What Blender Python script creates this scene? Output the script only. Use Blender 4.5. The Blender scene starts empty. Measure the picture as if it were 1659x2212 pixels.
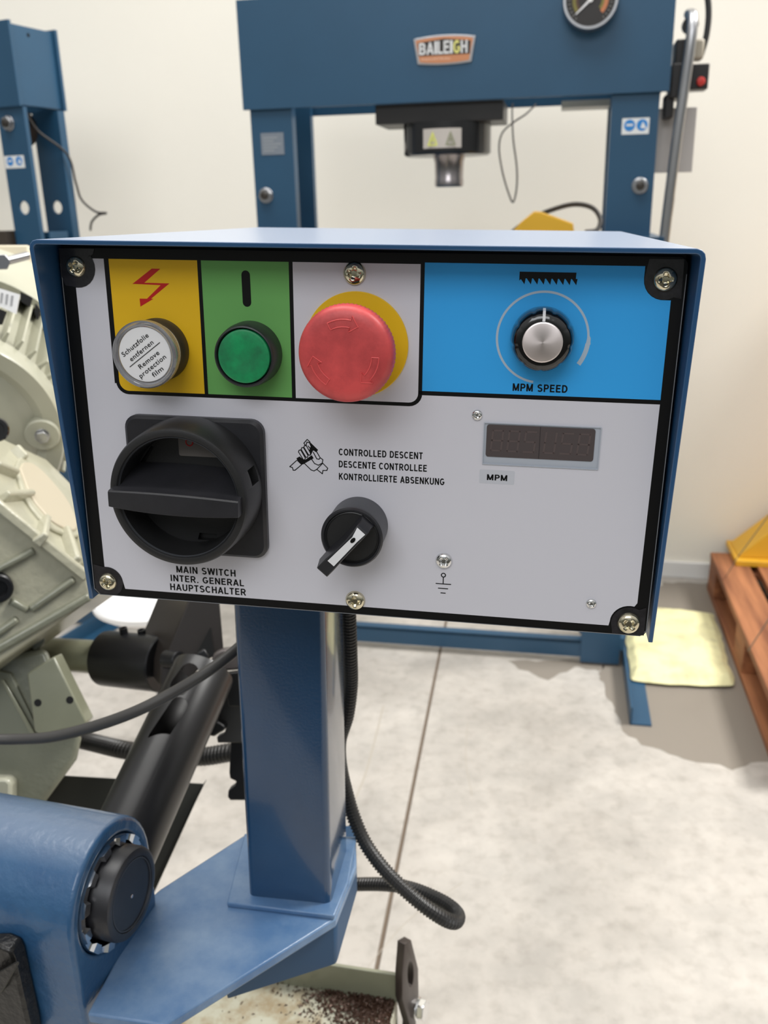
import bpy, bmesh, math, random
from mathutils import Vector, Matrix, noise
random.seed(7)
V = Vector
C = bpy.context.scene.collection
sc = bpy.context.scene
R = math.radians
# ------------------------------------------------------------------ camera
FPX, CX, CY, CH = 1915.0, 829.5, 1106.0, 1.35
def cam_axes(roll, pitch):
    fw = V((0, math.cos(pitch), -math.sin(pitch))); dn = V((0, -math.sin(pitch), -math.cos(pitch))); rt = V((1, 0, 0))
    c, s = math.cos(roll), math.sin(roll)
    return (c*rt + s*dn), (-s*rt + c*dn), fw
RT, DN, FW = cam_axes(0.0227, 0.3315)
EYE = V((0, 0, CH))
cd = bpy.data.cameras.new('camera'); cam = bpy.data.objects.new('camera', cd); C.objects.link(cam); sc.camera = cam
cam.matrix_world = Matrix(((RT.x, -DN.x, -FW.x, 0), (RT.y, -DN.y, -FW.y, 0), (RT.z, -DN.z, -FW.z, CH), (0, 0, 0, 1)))
cd.sensor_fit = 'VERTICAL'; cd.sensor_height = 24; cd.sensor_width = 18; cd.lens = FPX/2212*24; cd.clip_start = .02
cd.dof.use_dof = True; cd.dof.focus_distance = .40; cd.dof.aperture_fstop = cd.lens/1.9
# ------------------------------------------------------------------ world and lights
w = bpy.data.worlds.new('world'); sc.world = w; w.use_nodes = True; nt = w.node_tree
bg = nt.nodes['Background']; tc = nt.nodes.new('ShaderNodeTexCoord'); sp = nt.nodes.new('ShaderNodeSeparateXYZ')
rp = nt.nodes.new('ShaderNodeValToRGB'); mr = nt.nodes.new('ShaderNodeMapRange')
nt.links.new(tc.outputs['Generated'], sp.inputs[0]); nt.links.new(sp.outputs['Z'], mr.inputs['Value'])
mr.inputs['From Min'].default_value = -1; nt.links.new(mr.outputs[0], rp.inputs[0])
e = rp.color_ramp.elements; e[0].position = .40; e[0].color = (.12, .115, .10, 1); e[1].position = 1; e[1].color = (1.0, .99, .97, 1)
m1 = rp.color_ramp.elements.new(.52); m1.color = (.26, .28, .265, 1)
m2 = rp.color_ramp.elements.new(.70); m2.color = (.80, .80, .80, 1)
nt.links.new(rp.outputs[0], bg.inputs[0]); bg.inputs[1].default_value = .80
def area(name, loc, tgt, sx, sy, pw, col):
    l = bpy.data.lights.new(name, 'AREA'); l.shape = 'RECTANGLE'; l.size = sx; l.size_y = sy; l.energy = pw; l.color = col
    o = bpy.data.objects.new(name, l); C.objects.link(o); o.location = loc
    o.rotation_euler = (V(tgt)-V(loc)).to_track_quat('-Z', 'Y').to_euler(); return o
area('skylight', (4.6, 1.7, 6.2), (.3, 2.2, .3), 1.7, 1.5, 560, (1, .985, .955))
area('skylight', (-.6, 1.2, 4.8), (-.2, 2.4, .9), 2.6, 1.8, 105, (1, .985, .955))
area('skylight', (-.9, -2.9, 4.2), (0, .4, 1.2), 3.0, 1.8, 76, (.95, .975, 1))
sc.view_settings.view_transform = 'Standard'; sc.view_settings.look = 'None'; sc.view_settings.gamma = 1
sc.view_settings.use_curve_mapping = False; sc.view_settings.exposure = -0.12
# ------------------------------------------------------------------ materials
def lin(c):
    return tuple(((x/255)/12.92 if x/255 <= .04045 else ((x/255+.055)/1.055)**2.4) for x in c)+(1,)
MATS = {}
def mat(name, rgb, rough=.5, metal=0, coat=0, bump=0, bscale=200, var=0, vscale=8, spec=.5, rgb2=None, thr=None, aniso=0, trans=0, bdist=.001, sss=0):
    if name in MATS: return MATS[name]
    m = bpy.data.materials.new(name); m.use_nodes = True; n = m.node_tree.nodes; L = m.node_tree.links
    b = n['Principled BSDF']; b.inputs['Base Color'].default_value = lin(rgb); b.inputs['Roughness'].default_value = rough
    b.inputs['Metallic'].default_value = metal; b.inputs['Coat Weight'].default_value = coat; b.inputs['Coat Roughness'].default_value = .08
    b.inputs['Specular IOR Level'].default_value = spec; b.inputs['Transmission Weight'].default_value = trans
    t = n.new('ShaderNodeTexCoord')
    if var or rgb2:
        z = n.new('ShaderNodeTexNoise'); z.inputs['Scale'].default_value = vscale; z.inputs['Detail'].default_value = 6; z.inputs['Roughness'].default_value = .62
        L.new(t.outputs['Object'], z.inputs['Vector'])
        r = n.new('ShaderNodeValToRGB'); L.new(z.outputs['Fac'], r.inputs[0]); e = r.color_ramp.elements
        a = lin(rgb); c2 = lin(rgb2) if rgb2 else tuple(x*(1-var) for x in a[:3])+(1,)
        lo, hi = thr or (.35, .65)
        e[0].position = lo; e[0].color = c2; e[1].position = hi; e[1].color = a
        L.new(r.outputs[0], b.inputs['Base Color'])
    if bump:
        z = n.new('ShaderNodeTexNoise'); z.inputs['Scale'].default_value = bscale; z.inputs['Detail'].default_value = 3
        L.new(t.outputs['Object'], z.inputs['Vector']); bp = n.new('ShaderNodeBump'); bp.inputs['Strength'].default_value = bump; bp.inputs['Distance'].default_value = bdist
        L.new(z.outputs['Fac'], bp.inputs['Height']); L.new(bp.outputs[0], b.inputs['Normal'])
    MATS[name] = m; return m
blue = mat('blue_enamel', (28, 66, 102), .22, coat=.6, bump=.12, bscale=500, var=.12, vscale=25)
blue_dark = mat('blue_hood_paint', (40, 82, 124), .3, coat=.5, bump=.05, bscale=700)
def dusty_lit_top(m, rgb, amt):      # paler upward faces: settled dust plus overhead light and sheen painted in
    n = m.node_tree.nodes; L = m.node_tree.links; b = n['Principled BSDF']; t = n.new('ShaderNodeTexCoord'); sx = n.new('ShaderNodeSeparateXYZ'); L.new(t.outputs['Normal'], sx.inputs[0])
    k = n.new('ShaderNodeMapRange'); k.inputs['From Min'].default_value = .75; k.inputs['From Max'].default_value = .98; k.inputs['To Max'].default_value = amt; L.new(sx.outputs['Z'], k.inputs['Value'])
    x = n.new('ShaderNodeMix'); x.data_type = 'RGBA'; L.new(k.outputs[0], x.inputs[0]); x.inputs[7].default_value = lin(rgb)
    if b.inputs['Base Color'].links: L.new(b.inputs['Base Color'].links[0].from_socket, x.inputs[6])
    else: x.inputs[6].default_value = b.inputs['Base Color'].default_value
    L.new(x.outputs[2], b.inputs['Base Color'])
dusty_lit_top(blue_dark, (178, 190, 212), .75)  # hood top: dust and the grazing wall reflection painted as pale colour
blue_dark.node_tree.nodes['Principled BSDF'].inputs['Coat Roughness'].default_value = .28
blue_cast = mat('blue_cast_paint', (54, 94, 132), .34, coat=.3, bump=.35, bscale=160, rgb2=(42, 82, 122), vscale=26, bdist=.002)
blue_dust_lit = mat('dusty_lit_blue_paint', (112, 138, 168), .42, coat=.15, bump=.2, bscale=260, rgb2=(76, 111, 152), vscale=18, thr=(.38, .62), bdist=.001)  # plate tops: dusty blue with the overhead light painted in
blue_press = mat('blue_press_paint', (34, 76, 106), .45, coat=.15, var=.1, vscale=3)
black_case = mat('black_box_interior', (14, 14, 15), .5)
black_print = mat('black_print', (10, 10, 11), .4, spec=.3, coat=.08)
white_print = mat('silver_white_print', (214, 213, 221), .42, spec=.4, bump=.02, bscale=900)
yellow_p = mat('yellow_print', (236, 188, 30), .4, spec=.4)
green_p = mat('green_print', (108, 172, 94), .4, spec=.4)
blue_p = mat('blue_print', (56, 170, 244), .4, spec=.4)
red_p = mat('red_print', (196, 26, 24), .4)
arc_p = mat('pale_arc_print', (178, 196, 214), .4)
film = mat('dusty_clear_film', (46, 44, 48), .3, coat=.5, var=.6, vscale=220)
black_pl = mat('black_plastic', (36, 36, 37), .42, bump=.12, bscale=1500, bdist=.0004)
dark_pl = mat('satin_black_plastic', (42, 42, 46), .38, bump=.1, bscale=1800, bdist=.0003, var=.25, vscale=60)
grey_pl = mat('grey_black_plastic', (66, 68, 72), .45, bump=.05, bscale=1500, bdist=.0003)
gloss_black = mat('gloss_black_knob', (12, 12, 13), .12, coat=.6)
white_pl = mat('white_plastic', (232, 232, 234), .35)
red_pl = mat('red_mushroom_plastic', (218, 82, 82), .45, rgb2=(168, 60, 62), vscale=48, thr=(.30, .62), bump=.05, bscale=900)
green_cap = mat('green_button_plastic', (28, 158, 96), .32, rgb2=(34, 104, 70), vscale=62, thr=(.34, .62), coat=.2)
zinc = mat('yellow_zinc_screw', (216, 208, 182), .14, metal=1, bump=.05, bscale=500)
chrome = mat('chrome', (226, 226, 226), .12, metal=1)
steel = mat('brushed_steel', (176, 176, 178), .32, metal=1)
alu = mat('aluminium_cap', (222, 208, 204), .26, metal=1)
screen = mat('dark_display', (84, 76, 76), .25, coat=.3)
ghost = mat('unlit_segment', (94, 83, 82), .3)
bezelg = mat('pale_display_bezel', (178, 184, 194), .35)
cream = mat('cream_grey_cast_paint', (178, 175, 154), .34, coat=.35, bump=.3, bscale=110, bdist=.003, var=.08, vscale=14)
cream_s = mat('cream_smooth_paint', (178, 177, 158), .3, coat=.4, bump=.05, bscale=200, var=.06, vscale=8)
olive = mat('grey_green_paint', (128, 129, 112), .36, coat=.35, bump=.25, bscale=130, bdist=.003, var=.12, vscale=16)
olive_s = mat('grey_green_smooth_paint', (136, 137, 116), .3, coat=.4, var=.12, vscale=12)
blk_steel = mat('black_oxide_steel', (30, 30, 32), .34, metal=.3, bump=.05, bscale=500)
blk_tube = mat('black_satin_tube', (24, 23, 24), .36, coat=.08)
brown_steel = mat('dark_brown_steel', (50, 45, 42), .4, metal=.2, var=.2, vscale=12)
guardm = mat('dark_grey_sheet', (56, 56, 52), .45, var=.1, vscale=6)
rubber = mat('black_corrugated_hose', (46, 45, 44), .42)
cable_m = mat('grey_black_cable', (66, 64, 62), .5, bump=.1, bscale=300)
hole_m = mat('dark_recess', (8, 8, 8), .8)
wall_m = mat('wall_cream_panel', (252, 247, 235), .6, var=.03, vscale=1.2)
base_m = mat('white_baseboard', (238, 238, 236), .5)
swarf_m = mat('brown_swarf_chips', (74, 52, 40), .35, metal=.4)
paper_y = mat('pale_yellow_absorbent', (234, 228, 178), .9, rgb2=(196, 190, 150), vscale=14, thr=(.3, .55), bump=.5, bscale=60, bdist=.004)
yel_mach = mat('yellow_machine_paint', (232, 178, 50), .42)
wood = None
def wood_mat():
    m = bpy.data.materials.new('brown_pallet_wood'); m.use_nodes = True; n = m.node_tree.nodes; L = m.node_tree.links; b = n['Principled BSDF']
    b.inputs['Roughness'].default_value = .7; t = n.new('ShaderNodeTexCoord'); mp = n.new('ShaderNodeMapping'); mp.inputs['Scale'].default_value = (30, 2.5, 30)
    z = n.new('ShaderNodeTexNoise'); z.inputs['Scale'].default_value = 1; z.inputs['Detail'].default_value = 8; r = n.new('ShaderNodeValToRGB')
    L.new(t.outputs['Object'], mp.inputs[0]); L.new(mp.outputs[0], z.inputs['Vector']); L.new(z.outputs['Fac'], r.inputs[0]); L.new(r.outputs[0], b.inputs['Base Color'])
    e = r.color_ramp.elements; e[0].position = .3; e[0].color = lin((112, 66, 42)); e[1].position = .7; e[1].color = lin((178, 118, 78)); return m
wood = wood_mat()
def concrete_mat():
    m = bpy.data.materials.new('polished_concrete'); m.use_nodes = True; n = m.node_tree.nodes; L = m.node_tree.links; b = n['Principled BSDF']
    b.inputs['Roughness'].default_value = .42; t = n.new('ShaderNodeTexCoord'); out = None
    def nz(s, d, c0, c1, p0, p1, rr=.6):
        z = n.new('ShaderNodeTexNoise'); z.inputs['Scale'].default_value = s; z.inputs['Detail'].default_value = d; z.inputs['Roughness'].default_value = rr
        L.new(t.outputs['Object'], z.inputs['Vector']); r = n.new('ShaderNodeValToRGB'); L.new(z.outputs['Fac'], r.inputs[0]); e = r.color_ramp.elements
        e[0].position = p0; e[0].color = c0; e[1].position = p1; e[1].color = c1; return r.outputs[0]
    a = nz(5, 10, lin((178, 173, 166)), lin((196, 190, 182)), .38, .60, .70)
    c = nz(1.8, 5, lin((232, 231, 230)), lin((255, 255, 255)), .36, .58)
    d = nz(30, 5, lin((238, 237, 236)), lin((255, 255, 255)), .32, .52)
    def mul(x, y):
        k = n.new('ShaderNodeMix'); k.data_type = 'RGBA'; k.blend_type = 'MULTIPLY'; k.inputs[0].default_value = 1
        L.new(x, k.inputs[6]); L.new(y, k.inputs[7]); return k.outputs[2]
    L.new(mul(mul(a, c), d), b.inputs['Base Color']); return m
concrete = concrete_mat()
def wedge_alu():
    # spun aluminium: real anisotropy
    m = mat('spun_aluminium', (236, 226, 224), .36, metal=.85); b = m.node_tree.nodes['Principled BSDF']; b.inputs['Anisotropic'].default_value = .8
    tg = m.node_tree.nodes.new('ShaderNodeTangent'); tg.direction_type = 'RADIAL'; tg.axis = 'Y'; m.node_tree.links.new(tg.outputs[0], b.inputs['Tangent']); return m
spun = wedge_alu()
glassm = mat('clear_plastic', (240, 240, 242), .08, trans=.9, spec=.5)
dusty_lit_top(blue_cast, (132, 146, 166), .55)  # housing top: dust, and painted paler where overhead light falls
# ------------------------------------------------------------------ helpers
def finish(name, me, m, parent=None, mtx=None, sharp=32, bevel=0, seg=2):
    me.materials.append(m)
    if sharp:
        for p in me.polygons: p.use_smooth = True
        me.set_sharp_from_angle(angle=R(sharp))
    o = bpy.data.objects.new(name, me); C.objects.link(o)
    if parent is not None: o.parent = parent
    if mtx is not None: o.matrix_local = mtx
    if bevel:
        b = o.modifiers.new('bevel', 'BEVEL'); b.width = bevel; b.segments = seg; b.limit_method = 'ANGLE'; b.angle_limit = R(40)
    return o
def tag(o, label=None, cat=None, group=None, kind=None):
    if label: o['label'] = label
    if cat: o['category'] = cat
    if group: o['group'] = group
    if kind: o['kind'] = kind
    return o
def empty(name, mtx=None, label=None, cat=None, group=None, parent=None):
    o = bpy.data.objects.new(name, None); C.objects.link(o); o.empty_display_size = .02
    if mtx is not None: o.matrix_world = mtx
    if parent: o.parent = parent
    return tag(o, label, cat, group)
class MB:
    def __init__(s): s.v = []; s.f = []
    def add(s, vs, fs):
        k = len(s.v); s.v += [tuple(x) for x in vs]; s.f += [tuple(i+k for i in f) for f in fs]; return s
    def box(s, a, b):
        (x0, y0, z0), (x1, y1, z1) = a, b
        return s.add([(x0, y0, z0), (x1, y0, z0), (x1, y1, z0), (x0, y1, z0), (x0, y0, z1), (x1, y0, z1), (x1, y1, z1), (x0, y1, z1)],
                     [(0, 3, 2, 1), (4, 5, 6, 7), (0, 1, 5, 4), (1, 2, 6, 5), (2, 3, 7, 6), (3, 0, 4, 7)])
    def prism(s, pts, off):      # pts: 3D outline, off: extrusion vector
        n = len(pts); off = V(off)
        return s.add([V(p) for p in pts]+[V(p)+off for p in pts], [tuple(range(n))[::-1], tuple(range(n, 2*n))]+[(i, (i+1) % n, n+(i+1) % n, n+i) for i in range(n)])
    def lathe(s, prof, n=48, o=(0, 0, 0), ax=(0, -1, 0), caps=True):   # prof: (r, h) along axis
        o = V(o); ax = V(ax).normalized(); q = ax.to_track_quat('Z', 'Y'); X = q @ V((1, 0, 0)); Y = q @ V((0, 1, 0))
        vs = []; fs = []
        for r, h in prof:
            for i in range(n):
                a = 2*math.pi*i/n; vs.append(o+ax*h+(X*math.cos(a)+Y*math.sin(a))*max(r, 1e-6))
        for j in range(len(prof)-1):
            for i in range(n):
                k = (i+1) % n; fs.append((j*n+i, j*n+k, (j+1)*n+k, (j+1)*n+i))
        if caps: fs.append(tuple(range(n))[::-1]); fs.append(tuple(range((len(prof)-1)*n, len(prof)*n)))
        return s.add(vs, fs)
    def tube(s, pts, r, n=14, caps=True, radii=None):
        pts = [V(p) for p in pts]; N = len(pts); T = []
        for i in range(N): T.append((pts[min(i+1, N-1)]-pts[max(i-1, 0)]).normalized())
        u = T[0].orthogonal().normalized(); vs = []; fs = []
        for i in range(N):
            if i: u = (u-T[i]*u.dot(T[i])).normalized()
            b = T[i].cross(u); rr = radii[i] if radii else r
            for k in range(n):
                a = 2*math.pi*k/n; vs.append(pts[i]+(u*math.cos(a)+b*math.sin(a))*rr)
        for i in range(N-1):
            for k in range(n):
                l = (k+1) % n; fs.append((i*n+k, i*n+l, (i+1)*n+l, (i+1)*n+k))
        if caps: fs.append(tuple(range(n))[::-1]); fs.append(tuple(range((N-1)*n, N*n)))
        return s.add(vs, fs)
    def hull(s, pts):
        bm = bmesh.new(); [bm.verts.new(V(p)) for p in pts]; r = bmesh.ops.convex_hull(bm, input=bm.verts)
        bmesh.ops.delete(bm, geom=[g for g in r['geom_interior'] if isinstance(g, bmesh.types.BMVert)], context='VERTS')
        bmesh.ops.dissolve_limit(bm, angle_limit=R(1), verts=bm.verts, edges=bm.edges)
        bm.verts.index_update(); s.add([v.co for v in bm.verts], [[v.index for v in f.verts] for f in bm.faces]); bm.free(); return s
    def mesh(s, name='m'):
        me = bpy.data.meshes.new(name); me.from_pydata(s.v, [], s.f); bm = bmesh.new(); bm.from_mesh(me)
        bmesh.ops.recalc_face_normals(bm, faces=bm.faces); bm.to_mesh(me); bm.free(); me.update(); return me
    def build(s, name, m, parent=None, sharp=32, bevel=0, seg=2, mtx=None):
        return finish(name, s.mesh(name), m, parent, mtx, sharp, bevel, seg)
def boolean(o, cutters):
    """cut MB solids out of object o (keeps nothing of the cutters)"""
    for c in cutters:
        co = bpy.data.objects.new('cut', c.mesh('cut')); C.objects.link(co)
        if o.parent: co.parent = o.parent
        md = o.modifiers.new('b', 'BOOLEAN'); md.operation = 'DIFFERENCE'; md.solver = 'EXACT'; md.object = co
        bpy.context.view_layer.update(); dg = bpy.context.evaluated_depsgraph_get()
        me = bpy.data.meshes.new_from_object(o.evaluated_get(dg)); o.modifiers.remove(md); o.data = me; bpy.data.objects.remove(co)
    for p in o.data.polygons: p.use_smooth = True
    o.data.set_sharp_from_angle(angle=R(32)); return o
def arc(cx, cz, r, a0, a1, n=10):
    return [(cx+r*math.cos(R(a0+(a1-a0)*i/n)), cz+r*math.sin(R(a0+(a1-a0)*i/n))) for i in range(n+1)]
def rrect(x0, z0, x1, z1, r, n=6):
    return arc(x1-r, z1-r, r, 0, 90, n)+arc(x0+r, z1-r, r, 90, 180, n)+arc(x0+r, z0+r, r, 180, 270, n)+arc(x1-r, z0+r, r, 270, 360, n)
def catmull(pts, n=12):
    P = [V(p) for p in pts]; P = [P[0]*2-P[1]]+P+[P[-1]*2-P[-2]]; out = []
    for i in range(1, len(P)-2):
        for k in range(n):
            t = k/n; a, b, c, d = P[i-1:i+3]
            out.append(.5*((2*b)+(c-a)*t+(2*a-5*b+4*c-d)*t*t+(3*b-a-3*c+d)*t**3))
    out.append(P[-2]); return out
def resample(pts, step):
    out = [pts[0]]; acc = 0
    for a, b in zip(pts, pts[1:]):
        L = (b-a).length; d = step-acc
        while d <= L: out.append(a.lerp(b, d/L)); d += step
        acc = L-(d-step)
    return out
def at(px, py, d):                 # point seen at a pixel of the photograph, d metres along the view axis
    return EYE+(RT*((px-CX)/FPX)+DN*((py-CY)/FPX)+FW)*d
def onplane(px, py, p0, n):
    d = RT*((px-CX)/FPX)+DN*((py-CY)/FPX)+FW; n = V(n); return EYE+d*((V(p0)-EYE).dot(n)/d.dot(n))
def onz(px, py, z): return onplane(px, py, (0, 0, z), (0, 0, 1))
def frame(o, x, y): # x right, y into, z up
    x = V(x).normalized(); y = V(y).normalized(); z = x.cross(y).normalized()
    return Matrix(((x.x, y.x, z.x, o[0]), (x.y, y.y, z.y, o[1]), (x.z, y.z, z.z, o[2]), (0, 0, 0, 1)))
TXT = {}
def elips(cx, cy, rx, ry, a0, a1, n=10): return [(cx+rx*math.cos(R(a0+(a1-a0)*i/n)), cy+ry*math.sin(R(a0+(a1-a0)*i/n))) for i in range(n+1)]
h_ = .09
GL = {  # stroke skeletons of a bold sans; unit cap height: (advance, strokes)
 'A': (.70, [[(.07, 0), (.35, .98)], [(.63, 0), (.35, .98)], [(.16, .30), (.54, .30)]]),
 'B': (.68, [[(.12, 0), (.12, 1)], [(.12, .91), (.36, .91)]+elips(.36, .71, .18, .20, 90, -90)+[(.12, .51)], [(.36, .51)]+elips(.38, .30, .20, .21, 90, -90)+[(.12, .09)]]),
 'C': (.70, [elips(.36, .5, .27, .41, 42, 318, 20)]),
 'D': (.70, [[(.12, 0), (.12, 1)], [(.12, .91), (.32, .91)]+elips(.32, .5, .28, .41, 90, -90, 14)+[(.12, .09)]]),
 'E': (.62, [[(.12, 0), (.12, 1)], [(.12, .91), (.58, .91)], [(.12, .52), (.54, .52)], [(.12, .09), (.60, .09)]]),
 'G': (.74, [elips(.37, .5, .28, .41, 45, 335, 20)+[(.63, .44)], [(.40, .44), (.71, .44)]]),
 'H': (.70, [[(.12, 0), (.12, 1)], [(.58, 0), (.58, 1)], [(.12, .52), (.58, .52)]]),
 'I': (.26, [[(.13, 0), (.13, 1)]]),
 'K': (.68, [[(.12, 0), (.12, 1)], [(.60, 1), (.13, .42)], [(.28, .60), (.62, 0)]]),
 'L': (.58, [[(.12, 0), (.12, 1)], [(.12, .09), (.56, .09)]]),
 'M': (.82, [[(.11, 0), (.11, 1)], [(.71, 0), (.71, 1)], [(.12, .98), (.41, .06)], [(.70, .98), (.41, .06)]]),
 'N': (.70, [[(.11, 0), (.11, 1)], [(.59, 0), (.59, 1)], [(.12, .97), (.58, .03)]]),
 'O': (.76, [elips(.38, .5, .29, .41, 0, 360, 28)]),
 'P': (.64, [[(.12, 0), (.12, 1)], [(.12, .91), (.36, .91)]+elips(.36, .68, .19, .23, 90, -90)+[(.12, .45)]]),
 'R': (.70, [[(.12, 0), (.12, 1)], [(.12, .91), (.38, .91)]+elips(.38, .69, .19, .22, 90, -90)+[(.12, .47)], [(.36, .47), (.62, 0)]]),
 'S': (.66, [elips(.33, .71, .21, .20, 30, 250, 14)+elips(.33, .29, .23, .21, 78, -150, 16)]),
 'T': (.60, [[(.30, 0), (.30, 1)], [(.02, .91), (.58, .91)]]),
 'U': (.70, [[(.12, 1), (.12, .34)]+elips(.35, .33, .23, .25, 180, 360, 12)+[(.58, 1)]]),
 'W': (.96, [[(.06, 1), (.25, .02)], [(.48, .98), (.25, .02)], [(.48, .98), (.71, .02)], [(.90, 1), (.71, .02)]]),
 '.': (.26, [[(.13, 0), (.13, .18)]]), ' ': (.30, [])}
def bold_mesh(s, t=.185, gap=.10):
    vs, fs, x = [], [], 0
    for ch in s:
        adv, strokes = GL[ch]
        for st in strokes:
            k = len(vs); n = len(st); closed = n > 20 and abs(st[0][0]-st[-1][0]) < 1e-6 and abs(st[0][1]-st[-1][1]) < 1e-6
            for i, p in enumerate(st):
                a = st[i-1] if i else (st[-2] if closed else p); b = st[i+1] if i < n-1 else (st[1] if closed else p)
                d1 = V((p[0]-a[0], p[1]-a[1])); d2 = V((b[0]-p[0], b[1]-p[1])); d1 = d1.normalized() if d1.length > 1e-6 else d2.normalized(); d2 = d2.normalized() if d2.length > 1e-6 else d1
                m = (d1+d2).normalized(); c_ = max(m.dot(d1), .45); nn = V((-m.y, m.x))*(t/2/c_)
                vs.append((x+p[0]+nn.x, p[1]+nn.y, 0)); vs.append((x+p[0]-nn.x, p[1]-nn.y, 0))
            fs += [(k+2*i, k+2*i+1, k+2*i+3, k+2*i+2) for i in range(n-1)]
        x += adv+gap
    return vs, fs
def text_mesh(s, bold):
    k = (s, bold)
    if k not in TXT:
        cu = bpy.data.curves.new('t', 'FONT'); cu.body = s; cu.size = 1; cu.offset = .006; cu.resolution_u = 3; cu.space_character = 1.08
        o = bpy.data.objects.new('t', cu); C.objects.link(o); bpy.context.view_layer.update()
        me = bpy.data.meshes.new_from_object(o.evaluated_get(bpy.context.evaluated_depsgraph_get())); bpy.data.objects.remove(o)
        TXT[k] = ([tuple(v.co) for v in me.vertices], [tuple(p.vertices) for p in me.polygons])
    return TXT[k]
def text_mb(mb, s, x0, z0, w, h, y, bold=True, rot=0, cx=None, cz=None):
    """lettering in the XZ plane facing -Y; x0,z0 lower-left corner of the capitals; w,h size"""
    vs, fs = bold_mesh(s) if bold else text_mesh(s, False); xs = [v[0] for v in vs]; ref = [0, 1] if bold else [v[1] for v in text_mesh('H', False)[0]]
    sx = w/(max(xs)-min(xs)); sz = h/(max(ref)-min(ref)); a = R(rot); out = []
    for v in vs:
        X = x0+(v[0]-min(xs))*sx; Z = z0+(v[1]-min(ref))*sz
        if rot: dx, dz = X-cx, Z-cz; X = cx+dx*math.cos(a)-dz*math.sin(a); Z = cz+dx*math.sin(a)+dz*math.cos(a)
        out.append((X, y, Z))
    return mb.add(out, fs)
def flat(mb, pts, y, t=.00004):      # printed patch on the panel, outline in XZ
    return mb.prism([(a, y, b) for a, b in pts], (0, t, 0))
def stroke(mb, pts, w, y, close=False):
    P = list(pts)+([pts[0]] if close else [])
    for a, b in zip(P, P[1:]):
        dx, dz = b[0]-a[0], b[1]-a[1]; L = math.hypot(dx, dz) or 1; nx, nz = -dz/L*w/2, dx/L*w/2; ex, ez = dx/L*w*.3, dz/L*w*.3
        flat(mb, [(a[0]+nx-ex, a[1]+nz-ez), (b[0]+nx+ex, b[1]+nz+ez), (b[0]-nx+ex, b[1]-nz+ez), (a[0]-nx-ex, a[1]-nz-ez)], y)
    return mb
def mm(pts): return [(a/1000, b/1000) for a, b in pts]
def screw_mb(cx, cz, r, h, y0, cross=.62, wd=.17, rot=20, n=40, rings=12, dep=.55):
    """pan-head screw with a sunk Phillips cross, axis -Y"""
    mb = MB(); vs = [(cx, 0, cz)]; fs = []; a0 = R(rot)
    def hh(x, z):
        q = math.hypot(x, z)/r; H = h*(1-q**2.4)**.5 if q < 1 else 0; H = max(H, 0)
        c, s = math.cos(a0), math.sin(a0); u, v = abs(x*c+z*s)/r, abs(-x*s+z*c)/r
        k = 0
        if (u < cross and v < wd) or (v < cross and u < wd): k = 1-max(0, max(u, v)-cross*.45)/(cross*.55)
        return H-h*dep*max(k, 0)*(1 if q < 1 else 0)
    vs[0] = (cx, y0-hh(0, 0), cz)
    for j in range(1, rings+1):
        rr = r*(j/rings)
        for i in range(n):
            a = 2*math.pi*i/n; x, z = rr*math.cos(a), rr*math.sin(a); vs.append((cx+x, y0-hh(x*.9999, z*.9999), cz+z))
    for i in range(n): fs.append((0, 1+i, 1+(i+1) % n))
    for j in range(rings-1):
        for i in range(n): k = (i+1) % n; fs.append((1+j*n+i, 1+(j+1)*n+i, 1+(j+1)*n+k, 1+j*n+k))
    b = len(vs)
    for i in range(n): a = 2*math.pi*i/n; vs.append((cx+r*math.cos(a), y0+.0004, cz+r*math.sin(a)))
    for i in range(n): k = (i+1) % n; fs.append((1+(rings-1)*n+i, b+i, b+k, 1+(rings-1)*n+k))
    return mb.add(vs, fs)
def hexa(r, n=6, rot=0): return [(r*math.cos(R(60*i+rot)), r*math.sin(R(60*i+rot))) for i in range(6)]
# ================================================================== the setting
U = V((.9805, -.1966, 0)); W_ = V((.1966, .9805, 0)); PO = V((-.3547, 2.6098, 0))
def P(u, d, z): return PO+U*u+W_*d+V((0, 0, z))
g0, g1 = onz(966, 1330, 0), onz(815, 2085, 0); gd = (g0-g1).normalized(); gn = V((gd.y, -gd.x, 0))*.0045
A, B_ = g1-gd*2.2, g0+gd*1.2
fl = MB()
fl.prism([A-gn, B_-gn, V((-4.5, 5, 0)), V((-4.5, -2.5, 0))], (0, 0, -.05)); fl.prism([A+gn, V((4.5, -2.5, 0)), V((4.5, 4.2, 0)), B_+gn], (0, 0, -.05))
floor = fl.build('floor', concrete, sharp=0); tag(floor, kind='structure')
jf = MB().prism([A-gn*1.0+V((0, 0, -.004)), B_-gn+V((0, 0, -.004)), B_+gn+V((0, 0, -.004)), A+gn+V((0, 0, -.004))], (0, 0, -.04)).build('joint_filler', mat('joint_filler', (112, 98, 84), .8), floor, sharp=0)
cr = [onz(x, y, .0003) for x, y in ((985, 1390), (900, 1398))]
def crack(pix, wd):
    m_ = MB(); q = catmull([onz(x, y, .0) for x, y in pix], 6)
    for a, b in zip(q, q[1:]):
        d = (b-a).normalized(); n_ = V((d.y, -d.x, 0))*wd
        m_.prism([a-n_, b-n_, b+n_, a+n_], (0, 0, .0004))
    return m_.build('crack', mat('floor_crack', (176, 168, 156), .8), floor, sharp=0)
crack(((828, 1525), (812, 1590), (790, 1670), (768, 1725)), .0022)
crack(((1010, 1560), (1006, 1640), (1020, 1720)), .0010); crack(((770, 2120), (880, 1990), (1000, 1905)), .0007)
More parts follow.
